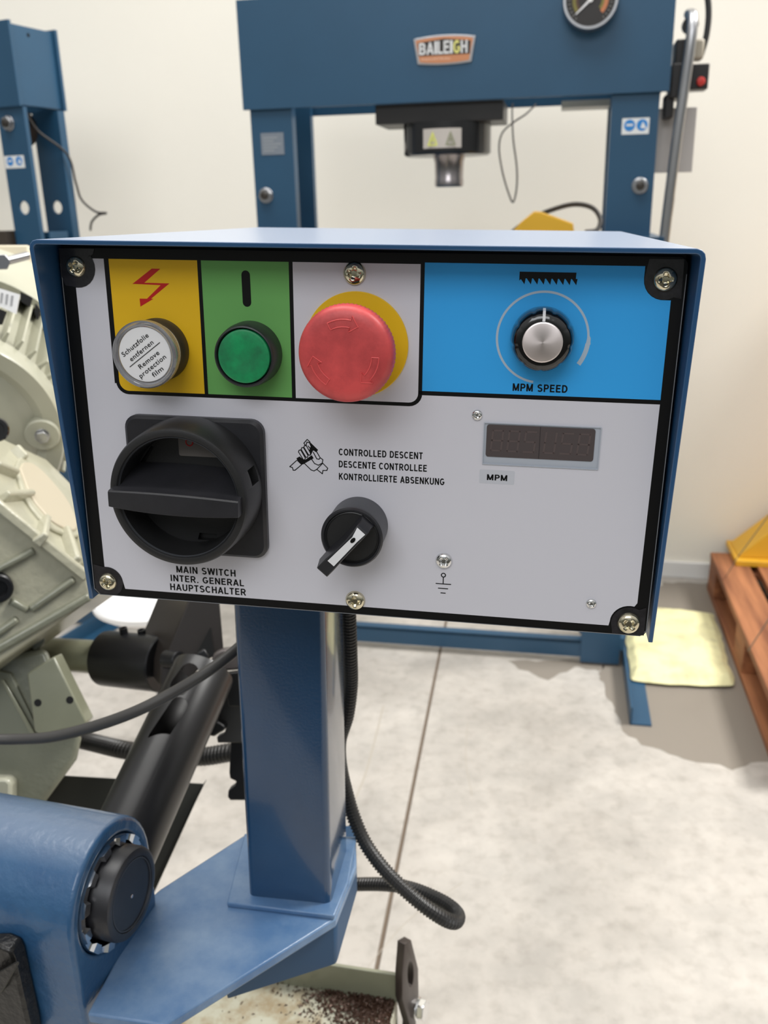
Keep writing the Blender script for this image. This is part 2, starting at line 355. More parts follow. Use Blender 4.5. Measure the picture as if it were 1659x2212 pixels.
def patch(pix, seed):  # thin darker grey area with a jagged outline, laid on the floor
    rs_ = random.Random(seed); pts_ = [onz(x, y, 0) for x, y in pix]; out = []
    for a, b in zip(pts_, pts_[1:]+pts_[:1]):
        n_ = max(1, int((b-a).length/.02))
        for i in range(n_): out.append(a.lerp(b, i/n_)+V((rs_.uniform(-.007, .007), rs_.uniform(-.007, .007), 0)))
    return MB().prism(out, (0, 0, .0003)).build('floor_patch', mat('smooth_grey_floor_patch', (138, 130, 120), .5), floor, sharp=0)
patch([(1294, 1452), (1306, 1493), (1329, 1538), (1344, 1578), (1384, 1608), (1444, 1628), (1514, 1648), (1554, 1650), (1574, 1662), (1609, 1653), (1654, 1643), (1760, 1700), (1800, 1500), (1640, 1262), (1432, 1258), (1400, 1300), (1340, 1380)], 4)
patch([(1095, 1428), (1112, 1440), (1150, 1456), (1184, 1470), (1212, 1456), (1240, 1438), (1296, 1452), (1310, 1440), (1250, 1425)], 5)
wl = MB(); wl.prism([P(-3.2, .764, 0), P(4.0, .764, 0), P(4.0, .764, 4.2), P(-3.2, .764, 4.2)], W_*.1)
tag(wl.build('wall_back', wall_m, sharp=0), kind='structure')
bb = MB(); bb.prism([P(-3.2, .764, .0), P(4.0, .764, .0), P(4.0, .764, .062), P(-3.2, .764, .062)], -W_*.014)
tag(bb.build('baseboard_back', base_m, sharp=0, bevel=.003), kind='structure')
# ================================================================== control pedestal
PX, PY, PZ = V((.9855, -.1673, -.0281)), V((.1671, .9859, -.0088)), V((.0291, .004, .9996)); PT = V((-.0119, .4027, 1.2447))
PM = frame(PT, PX, PY)
def inpanel(p): return PM.inverted() @ p
ped = empty('control_pedestal', PM, 'blue bandsaw control box on a square blue post with welded bracket and round pivot housing', 'control box')
S = .001
# hood: folded sheet with tapering cheeks
hw, ht, hb, D, tk = .1433, .0910, -.0900, .314, .0021
def hood_front(z): return -.0193*(z-hb)/(ht-hb)
sec_o = [(-hw, hb), (-hw, -.03), (-hw, .03)]+[(-hw+.004-.004*math.cos(R(a)), ht-.004+.004*math.sin(R(a))) for a in (0, 30, 60, 90)]
sec_o = sec_o+[(-x, z) for x, z in sec_o[::-1]]
sec_i = [(-hw+tk, hb), (-hw+tk, -.03), (-hw+tk, .03)]+[(-hw+.004-.0019*math.cos(R(a)), ht-.004+.0019*math.sin(R(a))) for a in (0, 30, 60, 90)]
sec_i = sec_i+[(-x, z) for x, z in sec_i[::-1]]
n = len(sec_o); vs = []; fs = []
for sec in (sec_o, sec_i):
    vs += [(x, hood_front(z), z) for x, z in sec]; vs += [(x, D, z) for x, z in sec]
for i in range(n-1):
    fs += [(i, i+1, n+i+1, n+i), (2*n+i, 3*n+i, 3*n+i+1, 2*n+i+1), (i, 2*n+i, 2*n+i+1, i+1), (n+i, n+i+1, 3*n+i+1, 3*n+i)]
fs += [(0, n, 3*n, 2*n), (n-1, 3*n-1, 4*n-1, 2*n-1)]
MB().add(vs, fs).build('hood', blue_dark, ped, bevel=.0004)
MB().box((-.1392, .0035, -.0865), (.1392, .312, .0880)).build('inner_box', black_case, ped, sharp=0)
# face plate with printed graphics
fp = MB(); fp.prism([(x, 0, z) for x, z in rrect(-.140, -.0872, .140, .0872, .004)], (0, .0022, 0))
face = fp.build('face_plate', black_print, ped, bevel=.0003)
NR = 8.2
wp = []
wp += [(-132.8+0, -79.2+NR)]+arc(-131.6, -79.2, NR, 82, 8, 8)[0:]+[(-122.5, -82.6)]
wp += [(122, -82.6)]+arc(131.2, -80.5, NR+.6, 180, 78, 9)+[(134.2, -70)]
wp += [(134.6, 24.9), (-118, 24.9), (-118, 82.3), (-124, 82.3)]+arc(-131.6, 78.2, NR, 0, -92, 8)+[(-133, 69)]
w_ = MB(); flat(w_, mm(wp), -.00006); w_.build('white_print', white_print, face, sharp=0)
o_ = MB(); flat(o_, mm([(-117.3, 83)]+arc(-111.3, 25.8, 6, 180, 270, 6)+arc(24.2, 25.6, 6, -90, 0, 6)+[(30.1, 83)]), -.00010)
flat(o_, mm([(24, 25.2), (134.6, 25.2), (134.6, 26.9), (24, 26.9)]), -.00010); o_.build('black_outline', black_print, face, sharp=0)
q = MB(); flat(q, mm([(-115.6, 82.3)]+arc(-111, 26.1, 4.6, 180, 270, 6)+[(-73.2, 21.5), (-73.2, 82.3)]), -.00015); q.build('yellow_field', yellow_p, face, sharp=0)
q = MB(); flat(q, mm([(-71.4, 82.3), (-71.4, 21.5), (-30.7, 21.4), (-30.7, 82.3)]), -.00015); q.build('green_field', green_p, face, sharp=0)
q = MB(); flat(q, mm([(-28.9, 82.3), (-28.9, 21.3)]+arc(24, 25.6, 4.3, -90, 0, 6)+[(28.3, 82.3)]), -.00015); q.build('white_field', white_print, face, sharp=0)
q = MB(); flat(q, mm([(30.1, 83), (30.1, 26.9), (134.6, 26.9), (134.4, 69.3)]+arc(131.2, 77.9, NR+.4, 292, 180, 8)[2:]+[(122.6, 83)]), -.00015); q.build('blue_field', blue_p, face, sharp=0)
q = MB()
lp = [(-91.6, 78), (-97.6, 78), (-107.6, 70.4), (-91, 70.6), (-100, 63.2), (-98.2, 63.4)]
flat(q, mm([(-95.0, 78.3), (-90.9, 78.3), (-99.2, 71.9), (-105.0, 71.3), ]), -.0002)
flat(q, mm([(-105.0, 71.4), (-99.4, 72.0), (-87.0, 71.9), (-88.4, 71.0)]), -.0002)
flat(q, mm([(-91.2, 71.1), (-87.0, 71.9), (-97.9, 63.8), (-98.9, 64.4)]), -.00021)
flat(q, mm([(-102.0, 64.8), (-95.2, 64.9), (-101.9, 61.2)]), -.0002); q.build('lightning_arrow', red_p, face, sharp=0)
q = MB(); flat(q, mm(arc(-50.7, 76.3, 2.0, 0, 180, 8)+arc(-50.6, 64.3, 2.0, 180, 360, 8)), -.0002); q.build('on_mark', black_print, face, sharp=0)
q = MB(); sw = [(70.9, 79.6), (70.9, 77.6)]
x = 72.0
while x < 91.5: sw += [(x, 76.6), (x+1.7, 74.8), (x+1.9, 76.9)]; x += 2.75
sw += [(92.6, 75.2), (93.9, 76.6), (94.5, 77.6), (94.7, 79.6)]
vsz = mm(sw); flat(q, mm([(70.9, 77.2), (94.6, 77.2), (94.7, 79.9), (70.9, 79.9)]), -.0002)
x = 71.2
while x < 93: flat(q, mm([(x, 77.3), (x+2.0, 74.7), (x+2.4, 77.3)]), -.0002); x += 2.72
flat(q, mm([(70.9, 77.3), (70.9, 76.2), (72.2, 77.3)]), -.0002); q.build('saw_blade_mark', black_print, face, sharp=0)
q = MB(); KX, KZ = 82.2, 52.2
q.prism([(a_, -.00021, b_) for a_, b_ in mm(arc(KX, KZ, 20.1, 262, -12, 70)+arc(KX, KZ, 19.1, -12, 262, 70))], (0, .00004, 0))
flat(q, mm(arc(KX, KZ, 20.6, 2, -34, 8)+arc(KX, KZ, 18.6, -34, -6, 8)+[]), -.00022); flat(q, mm([(101.6, 55.0), (102.6, 53.0), (102.9, 50), (100.6, 48)]), -.0002)
q.build('speed_arc', arc_p, face, sharp=0)
q = MB()
text_mb(q, 'MPM SPEED', .0706, .0290-.0005, .0240, .0034, -.0002); q.build('lettering', black_print, face, sharp=0)
q = MB()
for s_, z_, w__ in (('CONTROLLED DESCENT', -5.2, 39.8), ('DESCENTE CONTROLLEE', -11.1, 41.9), ('KONTROLLIERTE ABSENKUNG', -17.2, 50.3)): text_mb(q, s_, -.0088, z_*S, w__*S, .0033, -.0001)
q.build('lettering', black_print, face, sharp=0); q = MB()
text_mb(q, 'MAIN SWITCH', -.0938, -.0713, .0314, .0037, -.0001); text_mb(q, 'INTER. GENERAL', -.0972, -.0763, .0389, .0036, -.0001); text_mb(q, 'HAUPTSCHALTER', -.0978, -.0813, .0404, .0037, -.0001)
q.build('lettering', black_print, face, sharp=0)
q = MB(); stroke(q, mm(arc(42.4, -62.6, 1.0, 0, 360, 14)), .0005, -.0001); stroke(q, mm([(42.4, -63.6), (42.4, -67.2)]), .0005, -.0001)
stroke(q, mm([(38.9, -67.2), (46.1, -67.2)]), .0005, -.0001); stroke(q, mm([(40.1, -69.6), (44.7, -69.6)]), .0005, -.0001); stroke(q, mm([(41.4, -72), (43.6, -72)]), .0005, -.0001)
q.build('earth_mark', black_print, face, sharp=0)
# clasped hands pictogram, traced as strokes: px -> panel mm
def tp(px, py):
    p = inpanel(onplane(600+px/4.1475, 900+py/4.1475, PT, PY)); return (p.x, p.z)
hq = MB()
def hs(pts, w=.00045, close=False): stroke(hq, [tp(*p) for p in pts], w, -.0001, close)
flat(hq, [tp(*p) for p in ((168, 372), (196, 356), (238, 392), (305, 345), (322, 372), (232, 425), (212, 432), (176, 398))], -.0001)
flat(hq, [tp(*p) for p in ((290, 228), (362, 298), (345, 320), (318, 300), (296, 348), (278, 300), (296, 280))], -.0001)
hs(((264, 204), (234, 238), (252, 262))); hs(((264, 204), (290, 228))); hs(((252, 262), (262, 228), (284, 232), (300, 270), (290, 284), (272, 262)))
for dx, dy in ((0, 0), (24, -22), (48, -42)): hs(((186+dx, 316+dy), (192+dx, 300+dy), (206+dx, 298+dy), (248+dx, 372+dy), (240+dx, 388+dy), (228+dx, 384+dy), (186+dx, 316+dy)))
hs(((318, 300), (338, 296), (380, 368), (370, 382), (350, 378), (318, 318))); hs(((302, 350), (306, 385), (330, 420), (365, 435), (400, 415), (404, 385), (380, 368)))
hs(((170, 392), (108, 448), (132, 456), (138, 480), (155, 480), (212, 432))); hs(((240, 420), (300, 478), (325, 486), (350, 472), (400, 420)))
hs(((350, 472), (400, 512), (405, 482), (440, 482), (448, 462), (404, 418)))
hq.build('hand_pictogram', black_print, face, sharp=0)
q = MB(); flat(q, mm(rrect(57.6, -15.2, 73.7, -8.6, .6)), -.00012)
s_l = q.build('unit_sticker', mat('sticker_paper', (198, 200, 208), .6), face, sharp=0)
q = MB(); text_mb(q, 'MPM', .0611, -.0135, .0093, .0028, -.0002); q.build('sticker_lettering', black_print, face, sharp=0)
# dusty film corners
for pts_ in ([(-139.4, 86.6), (-122, 86.6), (-123, 84.2), (-126, 82.4)]+arc(-131.6, 78.2, NR+.9, 40, -110, 10)+[(-138, 70), (-139.4, 74)],
             arc(131.2, -80.5, NR, 200, 60, 10)+[(138.5, -72), (138.8, -86.4), (124, -86.4)], arc(-131.6, -79.2, NR, 100, -60, 10)+[(-137, -86.2), (-138.8, -84), (-138.8, -70)],
             arc(131.2, 77.9, NR+.2, -60, -190, 10)+[(124, 86), (138, 86), (138.5, 70)]):
    q = MB(); flat(q, mm(pts_), -.00025); q.build('film_corner', film, face, sharp=0)
q = MB(); stroke(q, mm([(-139.3, 80), (-139.6, -83.6), (-136.6, -86.8), (137, -86.8), (139.6, -84), (139.6, 80)]), .00035, -.0002); q.build('film_edge', mat('film_edge_grey', (128, 130, 134), .3), face, sharp=0)
# big and small screws
for i, (x, z, r_, rot_, m_) in enumerate(((-131.8, 78.5, 4.8, 60, zinc), (-.9, 77.9, 5.1, 75, zinc), (131.2, 77.9, 5.0, 3, zinc), (-131.6, -79.2, 4.8, 25, zinc), (-1, -79.3, 5.0, 5, zinc), (131.2, -80.5, 5.3, 48, zinc), (42.4, -54.9, 4.1, 45, chrome), (55.4, 16.9, 2.5, 20, chrome), (113.1, -71.8, 2.5, 60, chrome))):
    screw_mb(x*S, z*S, r_*S, r_*.00052, -.0003, rot=rot_).build('screw', m_, ped, sharp=40)
# display window
dsp = MB(); o2 = rrect(.0586, -.0060, .1108, .0137, .0003, 2); i2 = rrect(.0590, -.0056, .1104, .0133, .0003, 2)
k = len(o2); dsp.add([(x, -.0006, z) for x, z in o2]+[(x, -.0006, z) for x, z in i2]+[(x, .0, z) for x, z in o2]+[(x, .0, z) for x, z in i2],
    sum([[(i, (i+1) % k, k+(i+1) % k, k+i), (i, 2*k+i, 2*k+(i+1) % k, (i+1) % k), (k+i, k+(i+1) % k, 3*k+(i+1) % k, 3*k+i)] for i in range(k)], []))
disp = dsp.build('speed_display', bezelg, ped, sharp=0); disp['label'] = 'dark unlit digital speed readout in a pale frame'
MB().box((.0590, -.00008, -.0056), (.1104, .0, .0133)).build('bezel', bezelg, disp, sharp=0)
q = MB(); flat(q, rrect(.0600, -.0022, .1082, .0128, .0012), -.0004, .0003); q.build('screen', screen, disp, sharp=0)
q = MB(); stroke(q, [(.0840, -.0020), (.0840, .0127)], .00025, -.00045); q.build('divider', mat('display_divider', (48, 44, 46), .4), disp, sharp=0)
seg = {'0': 'abcdef', '5': 'acdfg', '8': 'abcdefg', '2': 'abged', '3': 'abcdg', 'u': 'bcdef'}
q = MB()
for i, ch in enumerate('8.85u58'.replace('.', '')):
    X0 = .0622+i*.0074+(.0016 if i > 2 else 0); w2, h2 = .0046, .0094; Z0 = .0008; sl = .0006
    co = {'a': ((0, h2), (w2, h2)), 'b': ((w2, h2), (w2, h2/2)), 'c': ((w2, h2/2), (w2, 0)), 'd': ((0, 0), (w2, 0)), 'e': ((0, h2/2), (0, 0)), 'f': ((0, h2), (0, h2/2)), 'g': ((0, h2/2), (w2, h2/2))}
    for s_ in seg[ch]:
        (a, b), (c_, d_) = co[s_]; stroke(q, [(X0+a+b*.08, Z0+b), (X0+c_+d_*.08, Z0+d_)], .0008, -.00045)
q.build('digit_segments', ghost, disp, sharp=0)
# indicator lamp
LX, LZ = -.0942, .0417
lamp = MB().lathe([(.0146, 0), (.0146, .0045), (.0138, .0060), (.0136, .0075), (.012, .0075)], 64, (LX, 0, LZ)).build('indicator_lamp', dark_pl, ped)
lamp['label'] = 'white indicator lamp in a clear collar with film sticker'
MB().lathe([(.0134, 0.0075), (.0137, .0090), (.0137, .0105), (.0134, .0110)], 64, (LX, 0, LZ)).build('light_ring', mat('translucent_ring', (226, 218, 204), .3), lamp)
MB().lathe([(.0134, .0110), (.0137, .0112), (.0137, .0120), (.0138, .0122)], 64, (LX, 0, LZ)).build('ring_line', mat('grey_line', (92, 92, 94), .3, metal=.5), lamp)
MB().lathe([(.0138, .0122), (.0150, .0125), (.0153, .0145), (.0152, .0172), (.0146, .0180), (.0136, .0178), (.0128, .0168), (.0126, .0162), (.0124, .0125)], 72, (LX, 0, LZ), caps=False).build('clear_collar', mat('smoky_clear_plastic', (214, 215, 220), .08, trans=.75, spec=.8, coat=.5), lamp)
MB().lathe([(.0124, .0120), (.0124, .0164), (.0122, .0167)], 64, (LX, 0, LZ)).build('lens', white_pl, lamp)
q = MB(); ly = -.0169
for s_, dx, dz, ww in (('Schutzfolie', -8.8, 5.0, 16.0), ('entfernen', -7.2, 1.3, 14.2), ('Remove', -6.0, -3.8, 12.2), ('protection', -8.6, -7.0, 16.2), ('film', -3.2, -10.3, 6.2)):
    text_mb(q, s_, LX+dx*S, LZ+dz*S, ww*S, .0021, ly, bold=False, rot=37, cx=LX, cz=LZ)
a = R(37); stroke(q, [(LX-.0095*math.cos(a), LZ-.0095*math.sin(a)), (LX+.0095*math.cos(a), LZ+.0095*math.sin(a))], .0003, ly)
q.build('lens_lettering', black_print, lamp, sharp=0)
# green push button
GX, GZ = -.0495, .0415
gb = MB().lathe([(.0147, 0), (.0146, .006), (.0140, .0108), (.0136, .0118), (.0130, .0120), (.0127, .0114), (.0125, .0100), (.0125, .006)], 72, (GX, 0, GZ)).build('start_button', dark_pl, ped)
gb['label'] = 'round green start push button in a black collar'
MB().lathe([(.0122, .005), (.0122, .0108), (.0119, .0115), (.0110, .0118), (.006, .0114), (.0001, .0112)], 72, (GX, 0, GZ)).build('button_cap', green_cap, gb)
# emergency stop
EX, EZ = .0008, .0468
es = empty('emergency_stop', parent=ped); es['label'] = 'red emergency stop mushroom button on a yellow disc'
MB().lathe([(.0236, .0001), (.0236, .0012), (.0233, .0014)], 80, (-.0001, 0, .0467)).build('backing_disc', yellow_p, es)
MB().lathe([(.0135, .0014), (.0135, .016), (.012, .018)], 48, (EX, 0, EZ)).build('collar', mat('black_collar', (24, 24, 26), .4), es)
pr_ = [(.0150, .0160), (.0190, .0185)]
vs = []; fs = []; NN = 216; prof = [(.0150, .0160), (.0192, .0195), (.0203, .0225), (.0206, .0262), (.0204, .0288), (.0196, .0308), (.0180, .0320), (.0150, .0326), (.0100, .0330), (.0050, .0331), (.0005, .0331)]
for j, (r_, h_) in enumerate(prof):
    for i in range(NN):
        a = 2*math.pi*i/NN; rr = r_+(.00022*(1 if i % 3 == 0 else -.3) if 1 <= j <= 3 else 0); vs.append((EX+rr*math.cos(a), -h_, EZ+rr*math.sin(a)))
for j in range(len(prof)-1):
    for i in range(NN): k = (i+1) % NN; fs.append((j*NN+i, j*NN+k, (j+1)*NN+k, (j+1)*NN+i))
fs.append(tuple(range(NN))); fs.append(tuple(range((len(prof)-1)*NN, len(prof)*NN)))
MB().add(vs, fs).build('mushroom_head', red_pl, es, sharp=50)
red_edge = mat('red_raised_edge', (222, 84, 84), .4)
for a0 in (90, -30, 210):        # raised outlined turning arrows
    am = MB(); r1, r2 = .0148, .0118; y_ = .0321
    outl = [(r1, a0+26+t) for t in (0, -10, -20, -30, -40, -46)]+[(r1+.0016, a0-20), (.0133, a0-34), (r2-.0016, a0-20)]+[(r2, a0-20+t) for t in (0, 10, 20, 30, 40, 46)]
    outl = [(r1, a0+28-8*t) for t in range(6)]+[(.0166, a0-12), (.0133, a0-27), (.0100, a0-12)]+[(r2, a0-12+8*t) for t in range(6)]
    P3 = [V((EX+r_*math.cos(R(t)), -(.0333-.0009*(r_/.0166)**3), EZ+r_*math.sin(R(t)))) for r_, t in outl]; P3.append(P3[0])
    am.tube(P3, .00026, 6); am.build('turn_arrow', red_edge, es)
# speed knob
kb = MB(); vs = []; fs = []; prof = [(.0136, .0005), (.0138, .003), (.0136, .006), (.0126, .0118), (.0112, .0138), (.0090, .0143)]; NN = 120
for j, (r_, h_) in enumerate(prof):
    for i in range(NN):
        a = 2*math.pi*i/NN; rr = r_-(.00045*max(0, math.cos(9*a+R(90)))**6 if j in (1, 2, 3) else 0); vs.append((KX*S+rr*math.cos(a), -h_, KZ*S+rr*math.sin(a)))
for j in range(len(prof)-1):
    for i in range(NN): k = (i+1) % NN; fs.append((j*NN+i, j*NN+k, (j+1)*NN+k, (j+1)*NN+i))
fs.append(tuple(range(NN))); fs.append(tuple(range((len(prof)-1)*NN, len(prof)*NN)))
knob = kb.add(vs, fs).build('speed_knob', gloss_black, ped, sharp=50); knob['label'] = 'gloss black speed knob with a spun aluminium cap'
MB().lathe([(.0085, .0143), (.0084, .0149), (.0078, .0152), (.0001, .0151)], 72, (KX*S, 0, KZ*S)).build('knob_cap', spun, knob)
q = MB(); X_ = KX*S; q.prism([(X_-.0006, -.0147, KZ*S+.0088), (X_+.0006, -.0147, KZ*S+.0088), (X_+.0006, -.0141, KZ*S+.0113), (X_+.0006, -.0122, KZ*S+.0128), (X_+.0006, -.0092, KZ*S+.0134), (X_-.0006, -.0092, KZ*S+.0134), (X_-.0006, -.0122, KZ*S+.0128), (X_-.0006, -.0141, KZ*S+.0113)], (0, .0006, 0))
q = MB(); pp = [(.0086, .01445), (.0112, .0140), (.0127, .0120), (.0135, .0075)]
q.add([(X_+sx*.0006, -h_-.0001, KZ*S+r_) for r_, h_ in pp for sx in (-1, 1)], [(0, 1, 3, 2), (2, 3, 5, 4), (4, 5, 7, 6)]).build('pointer_line', white_pl, knob, sharp=0)
# main rotary switch
sw_ = empty('main_switch', parent=ped); sw_['label'] = 'large black rotary main switch with bar handle on a square plate'
q = MB(); pl = rrect(-.1135, -.0592, -.0443, .0105, .0065); q.prism([(x, 0, z) for x, z in pl], (0, -.0028, 0))
q.hull([(x, -.0028, z) for x, z in rrect(-.1135, -.0592, -.0443, .0105, .0065)]+[(x, -.0042, z) for x, z in rrect(-.1120, -.0577, -.0458, .0090, .0055)])
q.build('mounting_plate', dark_pl, sw_, sharp=25)
SX, SZ = -.080, -.0230; O = (SX, 0, SZ)
dial = MB().lathe([(.0300, .0042), (.0344, .0044), (.0345, .0060), (.0336, .0235), (.0328, .0252), (.0312, .0257), (.0298, .0255), (.0291, .0247), (.0288, .0235), (.0280, .0180), (.0275, .0082), (.0001, .0080)], 120, O).build('dial', black_pl, sw_)
c1 = MB(); ca = R(17); cxx = V((math.cos(ca), 0, math.sin(ca))); czz = V((-math.sin(ca), 0, math.cos(ca))); cc = V(O)+cxx*.030
c1.hull([cc+cxx*a+czz*b+V((0, y, 0)) for a in (-.0045, .006) for b in (-.0048, .0030) for y in (-.0075, -.0165)])
c2 = MB(); cc2 = V(O)+V((-.022, 0, .0155)); c2.hull([cc2+V((a, y, b)) for a, b in ((-.0035, -.005), (-.001, -.005), (.005, .004), (.0035, .0045)) for y in (-.005, -.012)])
c3 = MB(); cc3 = V(O)+V((.007, 0, -.0245)); c3.hull([cc3+V((a, y, b)) for a, b in ((-.005, -.0018), (.004, -.0018), (.005, .0018), (-.004, .0018)) for y in (-.005, -.012)])
boolean(dial, [c1, c2, c3])
sm_ = mat('pale_slot', (196, 204, 208), .4)
MB().prism([tuple(V(O)+V((a, -.0047, b))) for a, b in ((-.0255, .0110), (-.0225, .0110), (-.0165, .0205), (-.0195, .0205))], (0, .0004, 0)).build('slot_backing', sm_, sw_, sharp=0)
MB().prism([tuple(V(O)+V((a, -.0047, b))) for a, b in ((.0045, -.0265), (.0120, -.0265), (.0125, -.022), (.0045, -.022))], (0, .0004, 0)).build('slot_backing', sm_, sw_, sharp=0)
MB().hull([V(O)+cxx*a+czz*b+V((0, y, 0)) for a in (.0315, .0320) for b in (-.0045, .0028) for y in (-.0125, -.0160)]).build('slot_backing', sm_, sw_, sharp=0)
MB().lathe([(.0288, .0236), (.0293, .0246), (.0290, .0250), (.0286, .0240)], 100, O, caps=False).build('rim_line', grey_pl, sw_)
# handle bar: solid wedge from the recess floor to a bowed face
hq2 = MB(); N = 24; ang = R(-1.5)
secs = []
for i in range(N+1):
    t = -1+2*i/N; x = t*.0312; bow = 1-t*t
    top, bot = .0036+.0014*bow, -.0040-.0010*bow; yf = -.0312-.0022*bow
    inr = abs(x) < .0278
    yb = -.0085 if inr else -.0256
    tb, b2 = (.0036+.0014*bow+.0045*(1 if inr else .0)), (bot-(.0010 if inr else 0))
    secs.append([(x, yf, bot), (x, yf-.0001, 0), (x, yf, top-.0006), (x, yf+.0007, top), (x, -.0250, top+.0006), (x, yb, tb+.003*(1 if inr else 0)), (x, yb, b2), (x, -.0250, bot-.0002), (x, yf+.0006, bot-.0003)])
vs = []; fs = []; K = 9
for s_ in secs:
    for x, y, z in s_: vs.append((SX+x*math.cos(ang)-z*math.sin(ang), y, SZ-.0005+x*math.sin(ang)+z*math.cos(ang)))
for i in range(N):
    for k in range(K): l = (k+1) % K; fs.append((i*K+k, i*K+l, (i+1)*K+l, (i+1)*K+k))
fs.append(tuple(range(K))); fs.append(tuple(range(N*K, N*K+K)))
hq2.add(vs, fs).build('bar_handle', dark_pl, sw_, sharp=28, bevel=.0004)
q = MB(); q.prism([tuple(V(O)+V((x, -.0083, z))) for x, z in rrect(-.0045, .0160, .0150, .0250, .001)], (0, -.0003, 0)); q.build('position_label', mat('grey_label', (116, 110, 106), .5), sw_, sharp=0)
q = MB(); q.tube([tuple(V(O)+V((x+.001, -.0087, z))) for x, z in arc(0, .0228, .0017, 0, 360, 16)], .0003, 6, caps=False); q.build('off_mark', red_p, sw_)
# selector switch
QX, QZ = .001, -.0392; O = (QX, 0, QZ)
sel = MB().lathe([(.0140, 0), (.0141, .010), (.0143, .0165), (.0143, .0182), (.0138, .0192), (.0131, .0193), (.0129, .0184), (.0126, .0176), (.0126, .0172), (.0001, .0172)], 80, O).build('selector_switch', grey_pl, ped)
sel['label'] = 'black selector switch with a slanted pointer handle and white inlay'
MB().lathe([(.01275, .0173), (.01275, .0186), (.0121, .0190), (.0118, .0184), (.0001, .0184)], 80, O).build('turning_disc', black_pl, sel)
MB().lathe([(.0146, .0172), (.0146, .0186), (.0139, .0195), (.0131, .0195), (.0130, .0185)], 80, O, caps=False).build('front_ring', dark_pl, sel)
a = R(49); dx = V((math.cos(a), 0, math.sin(a))); dz = V((-math.sin(a), 0, math.cos(a))); Oq = V(O)
def sl(t, s_, y): return Oq+dx*t+dz*s_+V((0, y, 0))
q = MB(); vs = []; fs = []
st = [(-.0180, -.0029, .0029, -.0300), (-.0174, -.0031, .0031, -.0312), (-.0110, -.0031, .0031, -.0312), (-.0060, -.0029, .0025, -.0312), (.0010, -.0029, .0023, -.0308), (.0070, -.0030, .0026, -.0302), (.0105, -.0030, .0030, -.0280), (.0122, -.0026, .0026, -.0240)]
for t, s0, s1, y in st:
    yb = -.0186 if abs(t) < .0118 or t > 0 else -.0215
    for s_, yy in ((s0, y), (s1, y), (s1+.0012, yb), (s0-.0012, yb)): vs.append(sl(t, s_, yy))
for i in range(len(st)-1):
    for k in range(4): l = (k+1) % 4; fs.append((i*4+k, i*4+l, (i+1)*4+l, (i+1)*4+k))
fs.append((0, 1, 2, 3)); fs.append(tuple(range(4*len(st)-4, 4*len(st))))
q.add(vs, fs).build('pointer_handle', dark_pl, sel, sharp=30, bevel=.0004)
q = MB(); pts_ = [(-.0110, -.0019, -.0314), (-.0110, .0019, -.0314), (.0055, .0012, -.0307), (.0098, .0024, -.0290), (.0098, -.0024, -.0290), (.0055, -.0019, -.0307)]
q.add([sl(t, s_, y-.0002) for t, s_, y in pts_], [(0, 1, 2, 5), (5, 2, 3, 4)]).build('white_inlay', white_pl, sel, sharp=0)
q = MB(); q.prism([sl(.0045+b, a_, -.0312) for a_, b in [(.0009*math.cos(R(t)), .0015*math.sin(R(t))) for t in range(0, 360, 30)]], (0, .0004, 0)); q.build('inlay_dot', black_print, sel, sharp=0)
# square post
pm = MB(); outer = rrect(-.1045, .110, -.0435, .171, .005, 5)
pm.add([(x, y, -.0866) for x, y in outer]+[(x+.0022*(1 if x > -.07 else .4), y, -.3790) for x, y in outer], [tuple(range(len(outer))), tuple(range(len(outer), 2*len(outer)))]+[(i, (i+1) % len(outer), len(outer)+(i+1) % len(outer), len(outer)+i) for i in range(len(outer))])
pm.build('square_post', blue, ped, sharp=20)
# bracket (world points -> panel frame)
IM = PM.inverted()
def wp_(p): return IM @ V(p)
q = MB(); zt = .872
pts_ = [onz(490, 1950, zt), onz(722, 1978, zt), onz(752, 1905, zt), onz(770, 1808, zt), onz(528, 1800, zt)]
q.prism([wp_(p) for p in pts_], wp_(V((0, 0, -.004)))-wp_(V((0, 0, 0)))); q.build('post_foot_plate', blue_dust_lit, ped, bevel=.001, sharp=30)
zt = .868
outl = [onz(725, 1984, zt), onz(371, 2205, zt), onz(360, 2216, zt), onz(188, 2190, zt), onz(318, 1945, zt), onz(345, 1921, zt), onz(528, 1803, zt), onz(768, 1806, zt), onz(770, 1870, zt)]
q = MB(); q.prism([wp_(p) for p in outl], wp_(V((0, 0, -.008)))-wp_(V((0, 0, 0)))); q.build('bracket_plate', blue_dust_lit, ped, bevel=.0015, sharp=30)
a1, a2, a3 = onz(768, 1812, .860), onz(770, 1872, .860), onz(727, 1990, .860); b3 = onz(726, 2086, .820); b3 = V((a3.x-.001, a3.y+.002, .818))
b0 = onz(500, 2158, .79)
dn = V((0, 0, -.062))
q = MB(); foot = [V((-.030, .62, .860)), a2, a3, V((-.118, .476, .860)), V((-.118, .60, .860))]
low = [V((-.03, .62, .84)), V((a2.x, a2.y, .835)), V((-.0425, .512, .8205)), onz(490, 2160, .815), V((-.122, .60, .815))]
q.hull([wp_(p) for p in foot+low]); q.build('bracket_gusset', mat('matt_shaded_blue', (36, 72, 106), .6), ped, bevel=.002, sharp=30)  # shade under the plate put into the gusset's darker blue
